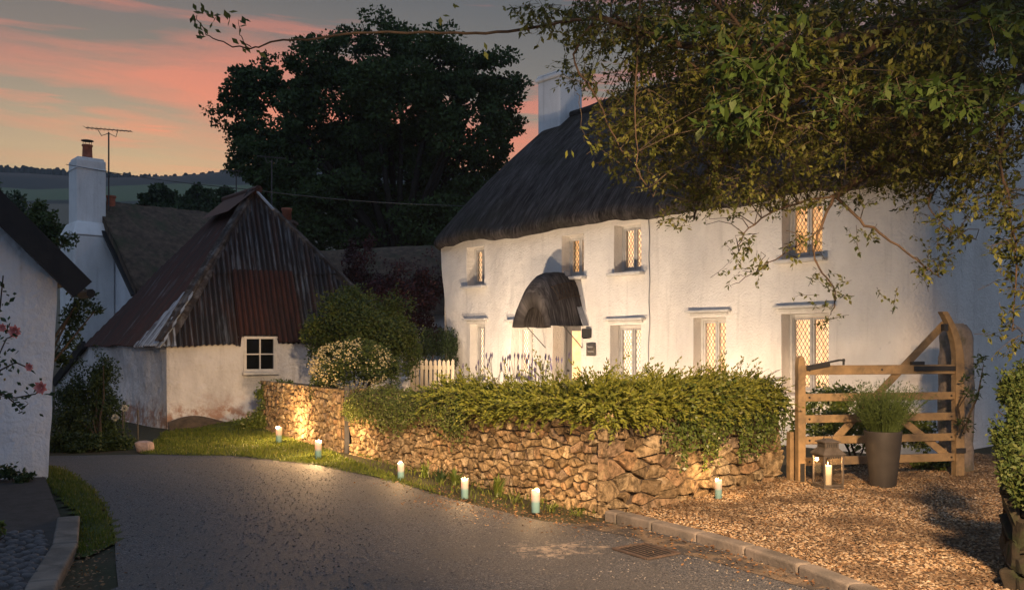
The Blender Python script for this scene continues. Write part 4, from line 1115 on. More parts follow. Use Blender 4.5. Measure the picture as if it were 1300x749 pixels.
# ================================================================== PLANTER, LANTERN, CANDLES
pb = G(1121, 618)
pl = thing('tall_planter', 'tall tapered charcoal grey planter with feathery green grass in front of the gate', 'planter', tuple(pb))
mb = MB(); mb.lathe([(.125,0),(.130,.02),(.150,.2),(.172,.4),(.190,.585),(.188,.595),(.172,.595),(.168,.56),(.01,.55)], pb, 40); obj('pot', mb, M['planter'], pl, True)
mb = MB(); mb.lathe([(.17,.54),(.10,.565),(.01,.57)], pb, 20); obj('soil', mb, M['soil'], pl)
lf = MB(); PT = []; AX = []; NR = []; LL = []
st = MB()
for i in range(620):
    a = rnd.uniform(0, 6.28); rr = rnd.random()**.5*.15; q = pb+Vector((math.cos(a)*rr, math.sin(a)*rr, .56)); out = Vector((math.cos(a), math.sin(a), 0))*(.05+rr*3.6*rnd.uniform(.2,1.2)); dd = (Z3+out).normalized(); L = rnd.uniform(.26,.50)
    pts = []
    for k in range(8):
        pts.append(q.copy()); q = q+dd*(L/7); dd = (dd+Vector((0,0,-.05))+out*.05).normalized()
        if k > 1:
            for z_ in range(3):
                PT.append(tuple(q)); AX.append((dd.x+rnd.gauss(0,.55), dd.y+rnd.gauss(0,.55), dd.z+rnd.gauss(0,.5))); NR.append((rnd.gauss(0,1), rnd.gauss(0,1), rnd.gauss(0,1))); LL.append(rnd.uniform(.02,.045))
    if i % 2: st.tube(pts, .0018, 3, False)
lf.leaves(PT, AX, NR, LL, .0055, .05); obj('foliage', lf, M['lf_pot'], pl); obj('stem', st, M['lf_pot'], pl)
# lantern
lb = G(1051, 620)
ln = thing('candle_lantern', 'black metal and glass lantern holding a lit candle, on gravel by the gate', 'lantern', tuple(lb))
la = R(12); lx = Vector((math.cos(la), math.sin(la), 0)); ly = Vector((-math.sin(la), math.cos(la), 0)); LX = (lx, ly, Z3)
w = .105; fr = MB()
for sx in (-1,1):
    for sy in (-1,1): fr.box(lb+lx*sx*w+ly*sy*w+Z3*.19, (.018,.018,.34), LX)
fr.box(lb+Z3*.018, (.245,.245,.022), LX)
for sgn in (-1,1):
    for z in (.045,.35): fr.box(lb+ly*sgn*w+Z3*z, (.192,.016,.022), LX); fr.box(lb+lx*sgn*w+Z3*z, (.016,.192,.022), LX)
obj('frame', fr, M['bronze'], ln, bevel=.002)
rf = MB()
def frust(m_, z0, h0, z1, h1):
    vs = [lb+lx*a*h0+ly*b_*h0+Z3*z0 for a, b_ in ((-1,-1),(1,-1),(1,1),(-1,1))]+[lb+lx*a*h1+ly*b_*h1+Z3*z1 for a, b_ in ((-1,-1),(1,-1),(1,1),(-1,1))]
    m_.add(vs, [(0,3,2,1),(4,5,6,7),(0,1,5,4),(1,2,6,5),(2,3,7,6),(3,0,4,7)])
frust(rf, .361, .13, .375, .13); frust(rf, .375, .128, .43, .078); frust(rf, .43, .078, .485, .078); frust(rf, .485, .095, .497, .095); frust(rf, .497, .09, .525, .03)
obj('roof', rf, M['bronze'], ln, bevel=.002)
vt = MB()
for sgn in (-1,1):
    for i in range(6):
        vt.box(lb+lx*(-.05+.02*i)+ly*sgn*.0785+Z3*.457, (.009,.004,.035), LX); vt.box(lb+ly*(-.05+.02*i)+lx*sgn*.0785+Z3*.457, (.004,.009,.035), LX)
    for i in range(8): vt.box(lb+lx*(-.07+.02*i)+ly*sgn*.1145+Z3*.337, (.012,.003,.022), LX)
obj('vent', vt, M['black'], ln)
gm = MB()
for sgn in (-1,1): gm.box(lb+ly*sgn*.103+Z3*.198, (.194,.003,.28), LX); gm.box(lb+lx*sgn*.103+Z3*.198, (.003,.194,.28), LX)
obj('pane', gm, M['glass'], ln)
hb = MB(); hb.tube([lb+lx*(.05*math.cos(a))+Z3*(.52+.05*math.sin(a)) for a in [math.pi*i/10 for i in range(11)]], .004, 6); obj('handle', hb, M['black'], ln)
# wax candle with its glow graded down the wax
def wax(name, top, mid, base_c, z_top, strength):
    m, t = mk(name)
    z = t.new('ShaderNodeSeparateXYZ', {0: t.new('ShaderNodeTexCoord').outputs['Object']}).outputs[2]
    f = t.math('DIVIDE', z, z_top)
    bc = t.ramp(f, [(0, base_c), (1, base_c)])
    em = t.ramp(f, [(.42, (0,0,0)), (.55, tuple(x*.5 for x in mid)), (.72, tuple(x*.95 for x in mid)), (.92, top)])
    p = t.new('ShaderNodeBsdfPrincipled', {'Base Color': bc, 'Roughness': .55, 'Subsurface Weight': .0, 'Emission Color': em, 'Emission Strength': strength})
    t.new('ShaderNodeOutputMaterial', {0: p.outputs[0]}); return m
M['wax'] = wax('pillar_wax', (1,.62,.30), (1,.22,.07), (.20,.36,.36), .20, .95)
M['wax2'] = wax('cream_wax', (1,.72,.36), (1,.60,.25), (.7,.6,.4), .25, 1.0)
M['flame'] = emat('flame', (1,.62,.2), 4)
def flame_mb(c, s=1):
    mb = MB(); mb.lathe([(.001,0),(.005*s,.006*s),(.0065*s,.014*s),(.004*s,.026*s),(.0008,.038*s)], c, 8); return mb
cb_ = lb+Z3*.03
mb = MB(); mb.lathe([(.036,0),(.038,.004),(.038,.205),(.034,.212),(.026,.206),(.004,.204)], cb_, 20)
cdl = tag(obj('pillar_candle', mb, M['wax2'], None, True, loc=tuple(cb_)), 'tall cream pillar candle burning inside the black lantern', 'candle')
obj('flame', flame_mb(cb_+Z3*.212, 1.2), M['flame'], cdl, True)
mb = MB(); mb.tube([cb_+Z3*.20, cb_+Z3*.218], .0015, 4); obj('wick', mb, M['black'], cdl)
point('lantern_light', (0,0,.25), 5, (1,.55,.22), .02, cdl)
# colour-dipped pillar candles along the lane
CAND = [(354,563,'farthest candle, on the lawn in front of the barn end of the stone wall'), (404,583,'lit pillar candle on the grass beside the garden gateway'), (509,610,'lit pillar candle where the grass strip runs out at the road edge'),
        (590,634,'lit two tone candle beside the leafy clump at the wall foot'), (680,652,'lit two tone candle on the road edge nearest the wall corner'), (912,634,'lit pillar candle standing on the gravel in front of the return wall')]
cproto = None
for i, (u, v, lbl) in enumerate(CAND):
    c = G(u, v); c.z = ground_z(c.x, c.y)+.02 if i < 3 else .012
    if cproto is None:
        cproto = thing('pillar_candle', lbl, 'candle', (0,0,0), 'candles set out along the lane')
        mb = MB(); nn_ = 28; prof = [(.034,0),(.0375,.004),(.038,.10),(.0375,.178),(.0355,.19),(.031,.186),(.027,.174),(.004,.170)]
        for r_, z_ in prof:
            for k in range(nn_):
                a = 2*math.pi*k/nn_; dz = .011*math.cos(2*a+.5)+.004*math.sin(5*a) if z_ > .17 and r_ > .025 else 0
                mb.v.append((r_*math.cos(a), r_*math.sin(a), z_+dz))
        for q in range(len(prof)-1):
            for k in range(nn_): a = q*nn_+k; b = q*nn_+(k+1) % nn_; mb.f.append((a, b, b+nn_, a+nn_))
        mb.f.append(tuple(range(nn_))[::-1]); mb.f.append(tuple(range((len(prof)-1)*nn_, len(prof)*nn_)))
        obj('wax_body', mb, M['wax'], cproto, True)
        obj('flame', flame_mb(Vector((0,0,.176)), .9), M['flame'], cproto, True)
        mb = MB(); mb.tube([(0,0,.165),(0.001,0,.182)], .0013, 4); obj('wick', mb, M['black'], cproto)
        r0 = cproto
    else:
        r0 = cproto.copy(); COL.objects.link(r0)
        for ch in list(cproto.children):
            if ch.type == 'MESH': c2_ = ch.copy(); COL.objects.link(c2_); c2_.parent = r0
    r0.location = c; r0['label'] = lbl; r0.rotation_euler = (0,0,i*1.1); sc_ = [1.25,1.2,1.0,1.0,1.05,.95][i]; r0.scale = (sc_*.95, sc_*.95, sc_)
    point('candle_light', (0,0,.235), [95,80,18,12,12,8][i], (1,.58,.25), .03, r0)

# ================================================================== DRAIN
dc = G(820, 701)
dg = thing('drain_grate', 'rusty slotted iron drain grate set in the road beside the kerb', 'drain cover', (dc.x, dc.y, .004))
DA = (Vector((.55,-.83,0)).normalized(), Vector((.83,.55,0)).normalized(), Z3)
mb = MB(); mb.box(dc+Z3*.006, (.36,.30,.006), DA); obj('well_shade', mb, M['interior'], dg)  # flat dark plate, its colour standing in for the shaded hole
mb = MB()
for i in range(7): mb.box(dc+DA[1]*(-.123+.041*i)+Z3*.0115, (.34,.011,.005), DA)
for s in (-1,1): mb.box(dc+DA[0]*s*.182+Z3*.013, (.02,.32,.014), DA); mb.box(dc+DA[1]*s*.152+Z3*.013, (.345,.02,.0135), DA)
obj('grille', mb, pm('rusty_iron', (.10,.07,.055), (.05,.04,.035), 20, .6, .5, 40), dg, bevel=.002)
# sandy silt beside the kerb
sl_ = [(.72,7.33),(.98,7.14),(1.25,6.72),(1.52,6.3),(1.78,5.8),(1.95,5.35),(1.83,5.3),(1.52,5.78),(1.32,6.1),(1.05,6.35),(.98,6.72),(.72,6.95),(.5,7.2)]
struct('silt', flat_poly(sl_, .0075), pm('kerb_silt', (.17,.125,.085), (.09,.07,.05), 7, .95, .9, 50, c3=(.05,.045,.042), s3=5, lim3=(.46,.56)))

# ================================================================== GARDEN GATE + PICKET FENCE
wg = thing('garden_gate', 'narrow grey wooden garden gate standing open in the wall gap', 'garden gate', (-2.30,12.2,0))
mb = MB(); mb.box((-2.31,12.16,.44), (.075,.075,.97)); obj('gate_post', mb, pm('dark_post', (.05,.052,.06), (.03,.03,.035), 8, .7, .3, 30), wg, bevel=.01)
for i in range(7):
    mb = MB(); y = 12.3+.13*i; hh = .93-.012*i; mb.poly_prism([(-2.27,y,.05),(-2.27,y+.09,.05),(-2.27,y+.09,hh-.03),(-2.27,y+.045,hh),(-2.27,y,hh-.03)], (.022,0,0)); obj('picket', mb, M['grey_wood'], wg)
mb = MB(); mb.bar((-2.235,12.28,.28), (-2.235,13.2,.28), .03, .07); mb.bar((-2.235,12.28,.72), (-2.235,13.2,.72), .03, .07); obj('rail', mb, M['grey_wood'], wg)
pf = thing('picket_fence', 'cream picket fence joining the left corner of the cottage', 'fence', (-1.5,17.3,0))
for i in range(9):
    p = P(530+i*5.6, 457, 17.4); x = p.x; mb = MB(); hh = p.z+.01*(i % 3)
    mb.poly_prism([(x-.03,17.4,.1),(x+.03,17.4,.1),(x+.03,17.4,hh-.035),(x,17.4,hh),(x-.03,17.4,hh-.035)], (0,.02,0)); obj('picket', mb, M['picket'], pf)
mb = MB(); mb.bar((-1.98,17.45,.55), (-1.16,17.45,.55), .03, .08); mb.bar((-1.98,17.45,1.05), (-1.16,17.45,1.05), .03, .08); obj('rail', mb, M['picket'], pf)
mb = MB(); mb.box((-2.0,17.43,.62), (.11,.11,1.30)); obj('fence_post', mb, M['picket'], pf, bevel=.01)
mb = MB(); mb.box((-2.18,17.0,.42), (.34,.3,.95)); tag(obj('pillar', mb, M['white'], None, bevel=.05, loc=(-2.18,17,0)), 'low whitewashed pier left of the cream picket fence', 'pier')

# ================================================================== BARN
A_ = P(205,438,15.5); C_ = P(520,438,17.8); B_ = P(105,440,19.0); AP = P(322,246,18.0)
Dd = Vector((C_.x+(B_-A_).x, C_.y+(B_-A_).y, A_.z)); rd = (B_-A_); rd.z = 0; rd.normalize(); R2 = AP+rd*1.23
barn = thing('iron_roofed_barn', 'low white barn with patched rusty corrugated iron roof and one small window', 'barn', (A_.x, A_.y, 0))
cen = (A_+C_+B_+Dd)/4
def inset(p, k=.16): d_ = Vector((cen.x-p.x, cen.y-p.y, 0)).normalized(); return Vector((p.x, p.y, 0))+d_*k
fa, fc, fb, fdd = inset(A_), inset(C_), inset(B_), inset(Dd)
# front wall with an opening for the window, relief in the mesh
fdir = (fc-fa); FLn = fdir.length; fdir.normalize(); fn = Vector((fdir.y, -fdir.x, 0))
def bt(u): k = (u-CU)/F; return (fa.y*k-fa.x)/(fdir.x-fdir.y*k)
bw0, bw1 = bt(309), bt(350); bwy = (fa+fdir*((bw0+bw1)/2)).y; bz0 = H-(472-CV)/F*bwy; bz1 = H-(427-CV)/F*bwy
def barnP(s, z): return fa+fdir*s+fn*(.06*nz(s*.9, z*.9, 31)+.03*nz(s*3, z*3, 33)+.012*nz(s*8, z*8, 3)+.10*max(0, .7-z))+Z3*z
gs = fillgrid({0.0, round(bw0,4), round(bw1,4), FLn}, .1); gz = fillgrid({-.1, bz0, 1.56, bz1}, .1)
mb = MB()
for z in gz:
    for s in gs: mb.v.append(tuple(barnP(s, z)))
for j in range(len(gz)-1):
    for i in range(len(gs)-1):
        sc, zc = (gs[i]+gs[i+1])/2, (gz[j]+gz[j+1])/2
        if bw0 < sc < bw1 and bz0 < zc < bz1: continue
        if zc > 1.56 and not bw0-.12 < sc < bw1+.12: continue
        a = j*len(gs)+i; mb.f.append((a, a+1, a+1+len(gs), a+len(gs)))
for lst in ([(bw0, bz0),(bw0, bz1)], [(bw1, bz0),(bw1, bz1)], [(bw0, bz0),(bw1, bz0)], [(bw0, bz1),(bw1, bz1)]):
    q = [barnP(s, z) for s, z in lst]; mb.add([q[0], q[1], q[1]-fn*.16, q[0]-fn*.16], [(0,1,2,3)])
# side wall (towards the lane) with relief
sdir = (fb-fa); SL = sdir.length; sdir.normalize(); sn = Vector((-sdir.y, sdir.x, 0))
if sn.dot(Vector((0,-1,0))) < 0: sn = -sn
def sideP(s, z): return fa+sdir*s+sn*((.06*nz(s*.9+9, z*.9, 31)+.03*nz(s*3, z*3, 43)+.10*max(0,.7-z))*min(1, s*3))+Z3*z
o = len(mb.v); g2 = [SL*i/40 for i in range(41)]; gz2 = [-.1+1.62*i/16 for i in range(17)]
for z in gz2:
    for s in g2: mb.v.append(tuple(sideP(s, z)))
for j in range(16):
    for i in range(40): a = o+j*41+i; mb.f.append((a, a+1, a+42, a+41))
for a, b in ((fc, fdd), (fdd, fb)): mb.add([a-Z3*.1, b-Z3*.1, b+Z3*1.52, a+Z3*1.52], [(0,1,2,3)])
obj('wall', mb, M['barn_wall'], barn, True)
# dark footing
mb = MB(); gq = [FLn*i/50 for i in range(40)]
for i, s in enumerate(gq):
    q = fa+fdir*s; tp = .12+.09*math.sin(i*.35)+.10*(i/40)
    for z, d_ in ((-.1,.30),(tp*.6,.22+.03*nz(i*.5)),(tp,.10)): mb.v.append(tuple(q+fn*(d_+.06)+Z3*z))
for i in range(len(gq)-1):
    for k in range(2): a = i*3+k; mb.f.append((a, a+3, a+4, a+1))
obj('footing', mb, M['mortar'], barn, True)
# corrugated sheets
def corrugated(mb, O, ex, ey, poly, period=.10, amp=.024, off=0.0, rag=0.0, rows=3):
    if not mb.v: mb.uv = []
    """polygon (a,b) in the plane O + a*ex + b*ey, corrugations run along ey"""
    nrm = ex.cross(ey).normalized()
    a0 = min(p[0] for p in poly); a1 = max(p[0] for p in poly); st_ = period/6; n = int((a1-a0)/st_); prev = None; r = random.Random(5)
    ragv = {}
    for i in range(n+1):
        a = a0+(a1-a0)*(i+.0)/n; ys_ = []
        for p, q in zip(poly, poly[1:]+poly[:1]):
            if (p[0] <= a < q[0]) or (q[0] <= a < p[0]): ys_.append(p[1]+(q[1]-p[1])*(a-p[0])/(q[0]-p[0]))
        if len(ys_) < 2: prev = None; continue
        lo, hi = min(ys_), max(ys_)
        key = int(a/.65); ragv.setdefault(key, r.uniform(-rag, rag)); lo += ragv[key]
        if hi-lo < .02: prev = None; continue
        d_ = off+amp*math.sin(2*math.pi*a/period)
        o = len(mb.v)
        for k in range(rows+1):
            b = lo+(hi-lo)*k/rows; mb.v.append(tuple(O+ex*a+ey*b+nrm*(d_+.02*nz(a*1.2, b*1.2, 7)))); mb.uv.append((a, b))
        if prev is not None:
            for k in range(rows): mb.f.append((prev+k, o+k, o+k+1, prev+k+1))
        prev = o
def plane_frame(P1, P2, top):
    ex = (P2-P1).normalized(); nn = ex.cross(top-P1).normalized(); ey = nn.cross(ex); 
    return ex, ey, nn
exf, eyf, nf = plane_frame(A_, C_, AP)
def uv(p, O, ex, ey): d_ = p-O; return (d_.dot(ex), d_.dot(ey))
def on_plane(u, v, O, nn):   # photo column/row -> point on the sheet plane
    d_ = Vector(((u-CU)/F, 1, -(v-CV)/F)); c0 = Vector((0,0,H)); return c0+d_*((O-c0).dot(nn)/d_.dot(nn))
def pv(u, v): return uv(on_plane(u, v, A_, nf), A_, exf, eyf)
mb = MB(); corrugated(mb, A_, exf, eyf, [pv(205,441), pv(306,438), pv(306,427), pv(353,427), pv(353,437), pv(512,436), uv(C_, A_, exf, eyf), pv(420,346), pv(272,343)], off=0.0, rag=.025)
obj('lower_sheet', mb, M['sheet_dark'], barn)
mb = MB(); corrugated(mb, A_, exf, eyf, [pv(268,349), pv(430,349), uv(AP, A_, exf, eyf)], off=.03, rag=.015)
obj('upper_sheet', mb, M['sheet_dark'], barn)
mb = MB(); corrugated(mb, A_, exf, eyf, [pv(302,438), pv(306,438), pv(306,427), pv(353,427), pv(353,437), pv(387,436), pv(370,346), pv(294,344)], off=.052, rag=.012)
p_ = obj('patch_sheet', mb, M['sheet_rust'], barn); p_['label'] = 'rust red patch of corrugated sheet'
# pale flaking sheet end at the lower left corner
mb = MB(); corrugated(mb, A_, exf, eyf, [pv(201,441), pv(225,441), pv(222,404), pv(217,404)], off=.035, rag=.02)
p_ = obj('corner_sheet', mb, M['sheet_pale'], barn); p_['label'] = 'pale flaking corner of sheet'
exs, eys, ns_ = plane_frame(B_, A_, AP)
def uv2(p): return uv(p, B_, exs, eys)
def pv2(u, v): return uv(on_plane(u, v, B_, ns_), B_, exs, eys)
mb = MB(); corrugated(mb, B_, exs, eys, [uv2(B_), uv2(A_), uv2(AP), uv2(R2)], period=.10, amp=.022, rag=.02, rows=6)
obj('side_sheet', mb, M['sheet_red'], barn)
mb = MB(); corrugated(mb, B_, exs, eys, [pv2(170,442), pv2(206,441), pv2(248,372), pv2(236,372)], period=.10, amp=.022, off=.025, rag=.03)
p_ = obj('flaked_sheet', mb, M['sheet_pale'], barn); p_['label'] = 'pale flaking sheet beside the hip'
mb = MB()  # other two slopes
mb.add([C_, Dd, R2, AP], [(0,1,2,3)]); mb.add([Dd, B_, R2], [(0,1,2)]); obj('back_sheet', mb, M['sheet_dark'], barn)
mb = MB()  # hip caps: overlapping folded lengths
def hipcap(mb, p, q, w, n):
    for i in range(n):
        a = p.lerp(q, i/n); b = p.lerp(q, (i+1.12)/n); a = a+Z3*.045; b = b+Z3*(.03)
        for sg, e in ((1, exf), (-1, eys*-.6-exs*-.0)): pass
        d_ = (b-a).normalized(); s1 = (nf.cross(d_)).normalized()
        if s1.dot(exf) < 0: s1 = -s1
        mb.add([a-nf*-.0+Z3*.02, b+Z3*.02, b+s1*w-Z3*.01, a+s1*w-Z3*.01, a-s1*w*.9-Z3*.03, b-s1*w*.9-Z3*.03], [(0,1,2,3),(0,4,5,1)])
hipcap(mb, A_, AP, .15, 6); hipcap(mb, C_, AP, .10, 6)
mb.tube([A_.lerp(AP, i/8)+Z3*(.06+.015*nz(i*2.1)) for i in range(9)], .055, 6); mb.tube([C_.lerp(AP, i/8)+Z3*.06 for i in range(9)], .05, 6)
obj('hip_cap', mb, pm('hip_cap_iron', (.06,.045,.038), (.025,.021,.02), 6, .8, .5, 30, c3=(.13,.12,.115), s3=4), barn)
mb = MB(); q0 = AP+Z3*.06; q1 = R2+Z3*.04
mb.tube([q0-rd*.25, q0.lerp(q1,.5), q1+rd*.2], .08, 8); mb.add([q0-rd*.3+Z3*.05, q1+rd*.1+Z3*.03, q1+rd*.1-Vector((.42,.42,.5)), q0-rd*.1-Vector((.45,.40,.5))], [(0,1,2,3)])
obj('ridge_cap', mb, M['sheet_red'], barn)
mb = MB(); mb.bar(P(327,244,17.6), P(347,266,17.3), .05, .03); obj('lead_strip', mb, M['lead'], barn)
# lean-to verge at the lane side
mb = MB(); a = B_+Z3*.02; b = P(70,486,20.2)
mb.bar(a+(a-b)*.03, b, .16, .12, Vector((0,-1,.2))); obj('verge_board', mb, M['black_wood'], barn)
mb = MB(); fb0 = fb; b0 = Vector((b.x, b.y, 0)); mb.add([fb0-Z3*.1, b0-Z3*.1, b0+Z3*(b.z-.05), fb0+Z3*1.5], [(0,1,2,3)])
obj('lean_to_wall', mb, M['barn_wall'], barn)
mb = MB(); mb.add([a, b, b+Vector((1.4,2.6,.2)), a+Vector((1.2,2.2,0))], [(0,1,2,3)]); obj('lean_to_roof', mb, M['slate'], barn)
# window
bf = MB(); BA = (fdir, fn, Z3); wc = fa+fdir*((bw0+bw1)/2)+fn*-.06; ww = bw1-bw0; wh = bz1-bz0
def bb(m_, s0, s1, z0, z1, d_=.0, th_=.06): m_.box(fa+fdir*((s0+s1)/2)+fn*(d_+.02)+Z3*((z0+z1)/2), (s1-s0, th_, z1-z0), BA)
for s0, s1, z0, z1 in ((bw0, bw0+.05, bz0, bz1), (bw1-.05, bw1, bz0, bz1), (bw0+.05, bw1-.05, bz1-.05, bz1), (bw0+.05, bw1-.05, bz0, bz0+.055)): bb(bf, s0, s1, z0, z1)
wf = obj('window_frame', bf, M['paint'], barn, bevel=.004)
bf = MB(); mid = (bw0+bw1)/2; mz = (bz0+bz1)/2
bb(bf, mid-.012, mid+.012, bz0+.055, bz1-.05, .0, .04); bb(bf, bw0+.05, mid-.012, mz-.011, mz+.011, 0, .038); bb(bf, mid+.012, bw1-.05, mz-.011, mz+.011, 0, .038); obj('glazing_bar', bf, M['paint'], wf)
bf = MB(); bb(bf, bw0+.04, bw1-.04, bz0+.04, bz1-.04, -.03, .008); obj('pane', bf, M['dark_glass'], wf)
bf = MB(); bb(bf, bw0-.03, bw1+.03, bz0-.05, bz0-.002, .06, .14); obj('sill', bf, M['paint'], wf, bevel=.005)

# bushes in front of the barn's lane side, stones
shrub('dark_bush', 'tall dark pointed bush against the side wall of the iron roofed barn', 'bush', (-7.0,14.6,0),
      [lob(115,500,15.2,34,52,26), lob(100,540,15,38,36), lob(130,480,15.2,22,40,18), lob(95,510,15.3,26,34), lob(135,530,15,26,34)], 15000, .05, M['lf_dark'])
shrub('low_bush', 'low dark shrub at the road edge at the foot of the tall dark bush', 'bush', (-6.0,12.3,0),
      [lob(80,562,12.4,24,17), lob(112,564,12.4,28,16), lob(146,562,12.5,24,16), lob(50,562,12.6,24,18)], 9000, .05, M['lf_dark'])
th = thing('white_roses', 'two pale white blooms on thin stems above the low dark shrub by the barn', 'flowers', (-5.7,12.5,0)); mb = MB(); st = MB()
for u, v in ((158,518),(146,530)):
    c = P(u, v, 12.5); d_ = rand_dirs(60); mb.leaves(np.array(c)+d_*.02, d_, rand_dirs(60), .035, .035, .3); st.tube([Vector((c.x, c.y, 0)), c], .006, 4)
obj('bloom', mb, M['flowerw'], th); obj('stem', st, M['lf_dark'], th)
for i, (u, lbl) in enumerate(((156,'left dark iron stake in the low shrub by the barn wall'), (175,'right dark iron stake in the low shrub, nearer the kerb stone'))):
    mb = MB(); p = P(u, 520, 12.7); mb.tube([(p.x, p.y, 0), (p.x, p.y, p.z)], .012, 6); tag(obj('iron_stake', mb, M['black'], None, loc=(p.x, p.y, 0)), lbl, 'stake', 'iron stakes by the barn')
def boulder(name, label, c, sx, sy, sz, mat, seed=0):
    mb = MB(); n1_, n2_ = 12, 8
    for j in range(n2_+1):
        ph = math.pi*j/n2_
        for k in range(n1_):
            a = 2*math.pi*k/n1_; d_ = Vector((math.sin(ph)*math.cos(a), math.sin(ph)*math.sin(a), math.cos(ph))); d_ = Vector([math.copysign(abs(x)**.6, x) for x in d_]); r_ = 1+.22*nz(d_.x+seed, d_.y, d_.z)
            mb.v.append((c.x+d_.x*sx*r_, c.y+d_.y*sy*r_, c.z+sz*.8+d_.z*sz*r_))
    for j in range(n2_):
        for k in range(n1_): a = j*n1_+k; b = j*n1_+(k+1) % n1_; mb.f.append((a, b, b+n1_, a+n1_))
    return tag(obj(name, mb, mat, None, False, loc=tuple(c)), label, 'stone')
M['pink_stone'] = pm('pinkish_stone', (.36,.27,.25), (.22,.17,.16), 9, .9, .9, 20)
boulder('boulder', 'squat pinkish boulder on the grass edge in front of the barn corner', G(184,573), .12, .10, .085, M['pink_stone'])

# ================================================================== MIDDLE HOUSE (tall stack)
g0 = Vector((-10.1,21.4,0)); rr_ = Vector((.75,.66,0)).normalized(); gg = Vector((.66,-.75,0)).normalized()
mh = thing('chimney_house', 'white house with brown thatch and a tall white chimney stack behind the barn', 'house', tuple(g0))
ge = 2.75; eaz = 3.0; rz = 5.05; Lh = 3.7
mb = MB()
prof = [(-ge,-.1),(ge,-.1),(ge,eaz),(0,rz-.15),(-ge,eaz)]
mb.poly_prism([g0+gg*a+Z3*z for a, z in prof], rr_*Lh); obj('wall', mb, M['white_cool'], mh)
mb = MB()
for sg in (1, -1):
    n1_, n2_ = 40, 12; o = len(mb.v)
    for layer in (0, 1):
        for i in range(n1_+1):
            for k in range(n2_+1):
                f = k/n2_; w = (ge+.35)*(1-f); z = eaz-.28+(rz+.28-eaz)*f+.10*math.sin(f*math.pi)+.04*nz(i*.3, k*.5, sg)-(0 if layer == 0 else .22)
                q = g0+gg*sg*w+rr_*(-.22+(Lh+.4)*i/n1_)+Z3*z; mb.v.append(tuple(q))
    S = (n1_+1)*(n2_+1); m_ = n2_+1
    for i in range(n1_):
        for k in range(n2_): a = o+i*m_+k; mb.f.append((a, a+1, a+1+m_, a+m_)); mb.f.append((S+a, S+a+m_, S+a+m_+1, S+a+1))
    for k in range(n2_): a = o+k; mb.f.append((a, a+1, S+a+1, S+a))
    for i in range(n1_): a = o+i*m_; mb.f.append((a, a+m_, S+a+m_, S+a))
obj('thatched_roof', mb, M['thatch_brown'], mh, True)
mb = MB(); mb.bar(g0+gg*.02+Z3*(rz-.2)-rr_*.23, g0+gg*(ge+.3)+Z3*(eaz-.42)-rr_*.23, .05, .14, rr_); obj('bargeboard', mb, M['black_wood'], mh)
# stack
sc0 = P(109, 438, 20.9); sc0.z = 0
AX3 = (gg, rr_, Z3)
zt = P(0, 207, 20.9).z; zm = P(0, 292, 20.9).z; zsh = P(0, 303, 20.9).z
mb = MB(); wb = 1.25
mb.box(sc0+Z3*(zsh/2-.05)+gg*.1, (wb, .9, zsh+.1), AX3)
# sloping shoulder
def fr4(m_, c, a0, b0, z0, a1, b1, z1, c1=None):
    c1 = c1 or c
    vs = [c+gg*x*a0/2+rr_*y*b0/2+Z3*z0 for x, y in ((-1,-1),(1,-1),(1,1),(-1,1))]+[c1+gg*x*a1/2+rr_*y*b1/2+Z3*z1 for x, y in ((-1,-1),(1,-1),(1,1),(-1,1))]
    m_.add(vs, [(0,3,2,1),(4,5,6,7),(0,1,5,4),(1,2,6,5),(2,3,7,6),(3,0,4,7)])
fr4(mb, sc0+gg*.1, wb+.08, .98, zsh+.0, .86, .7, zm+.14, sc0+gg*.08)
stack = obj('chimney_stack', mb, M['white_stack'], mh, bevel=.04)
mb = MB(); mb.box(sc0+gg*.12+Z3*((zm+zt)/2), (.66,.66,zt-zm+.0), AX3); mb.box(sc0+gg*.12+Z3*(zt-.22), (.70,.70,.05), AX3); mb.box(sc0+gg*.12+Z3*(zt+.01), (.60,.60,.10), AX3)
obj('flue', mb, M['white_stack'], stack, bevel=.05)
mb = MB(); mb.box(sc0-gg*.36+rr_*.08+Z3*((zm+zt)/2-.12), (.34,.5,zt-zm+.2), AX3); mb.box(sc0-gg*.36+rr_*.08+Z3*(zt-.24), (.37,.53,.05), AX3)
obj('flue', mb, M['white_stack'], stack, bevel=.04)
cp = sc0+gg*.12
mb = MB(); mb.lathe([(.13,zt+.05),(.115,zt+.10),(.105,zt+.36),(.125,zt+.38),(.12,zt+.41),(.09,zt+.41)], cp, 16); pot = obj('chimney_pot', mb, M['terracotta'], stack, True)
mb = MB()
for a in (0,1.57,3.14,4.71): mb.tube([cp+Vector((math.cos(a)*.1, math.sin(a)*.1, zt+.40)), cp+Vector((math.cos(a)*.1, math.sin(a)*.1, zt+.50))], .008, 4)
mb.lathe([(.14,zt+.50),(.14,zt+.515),(.02,zt+.53)], cp, 14); o_ = obj('pot_cowl', mb, M['black'], stack)
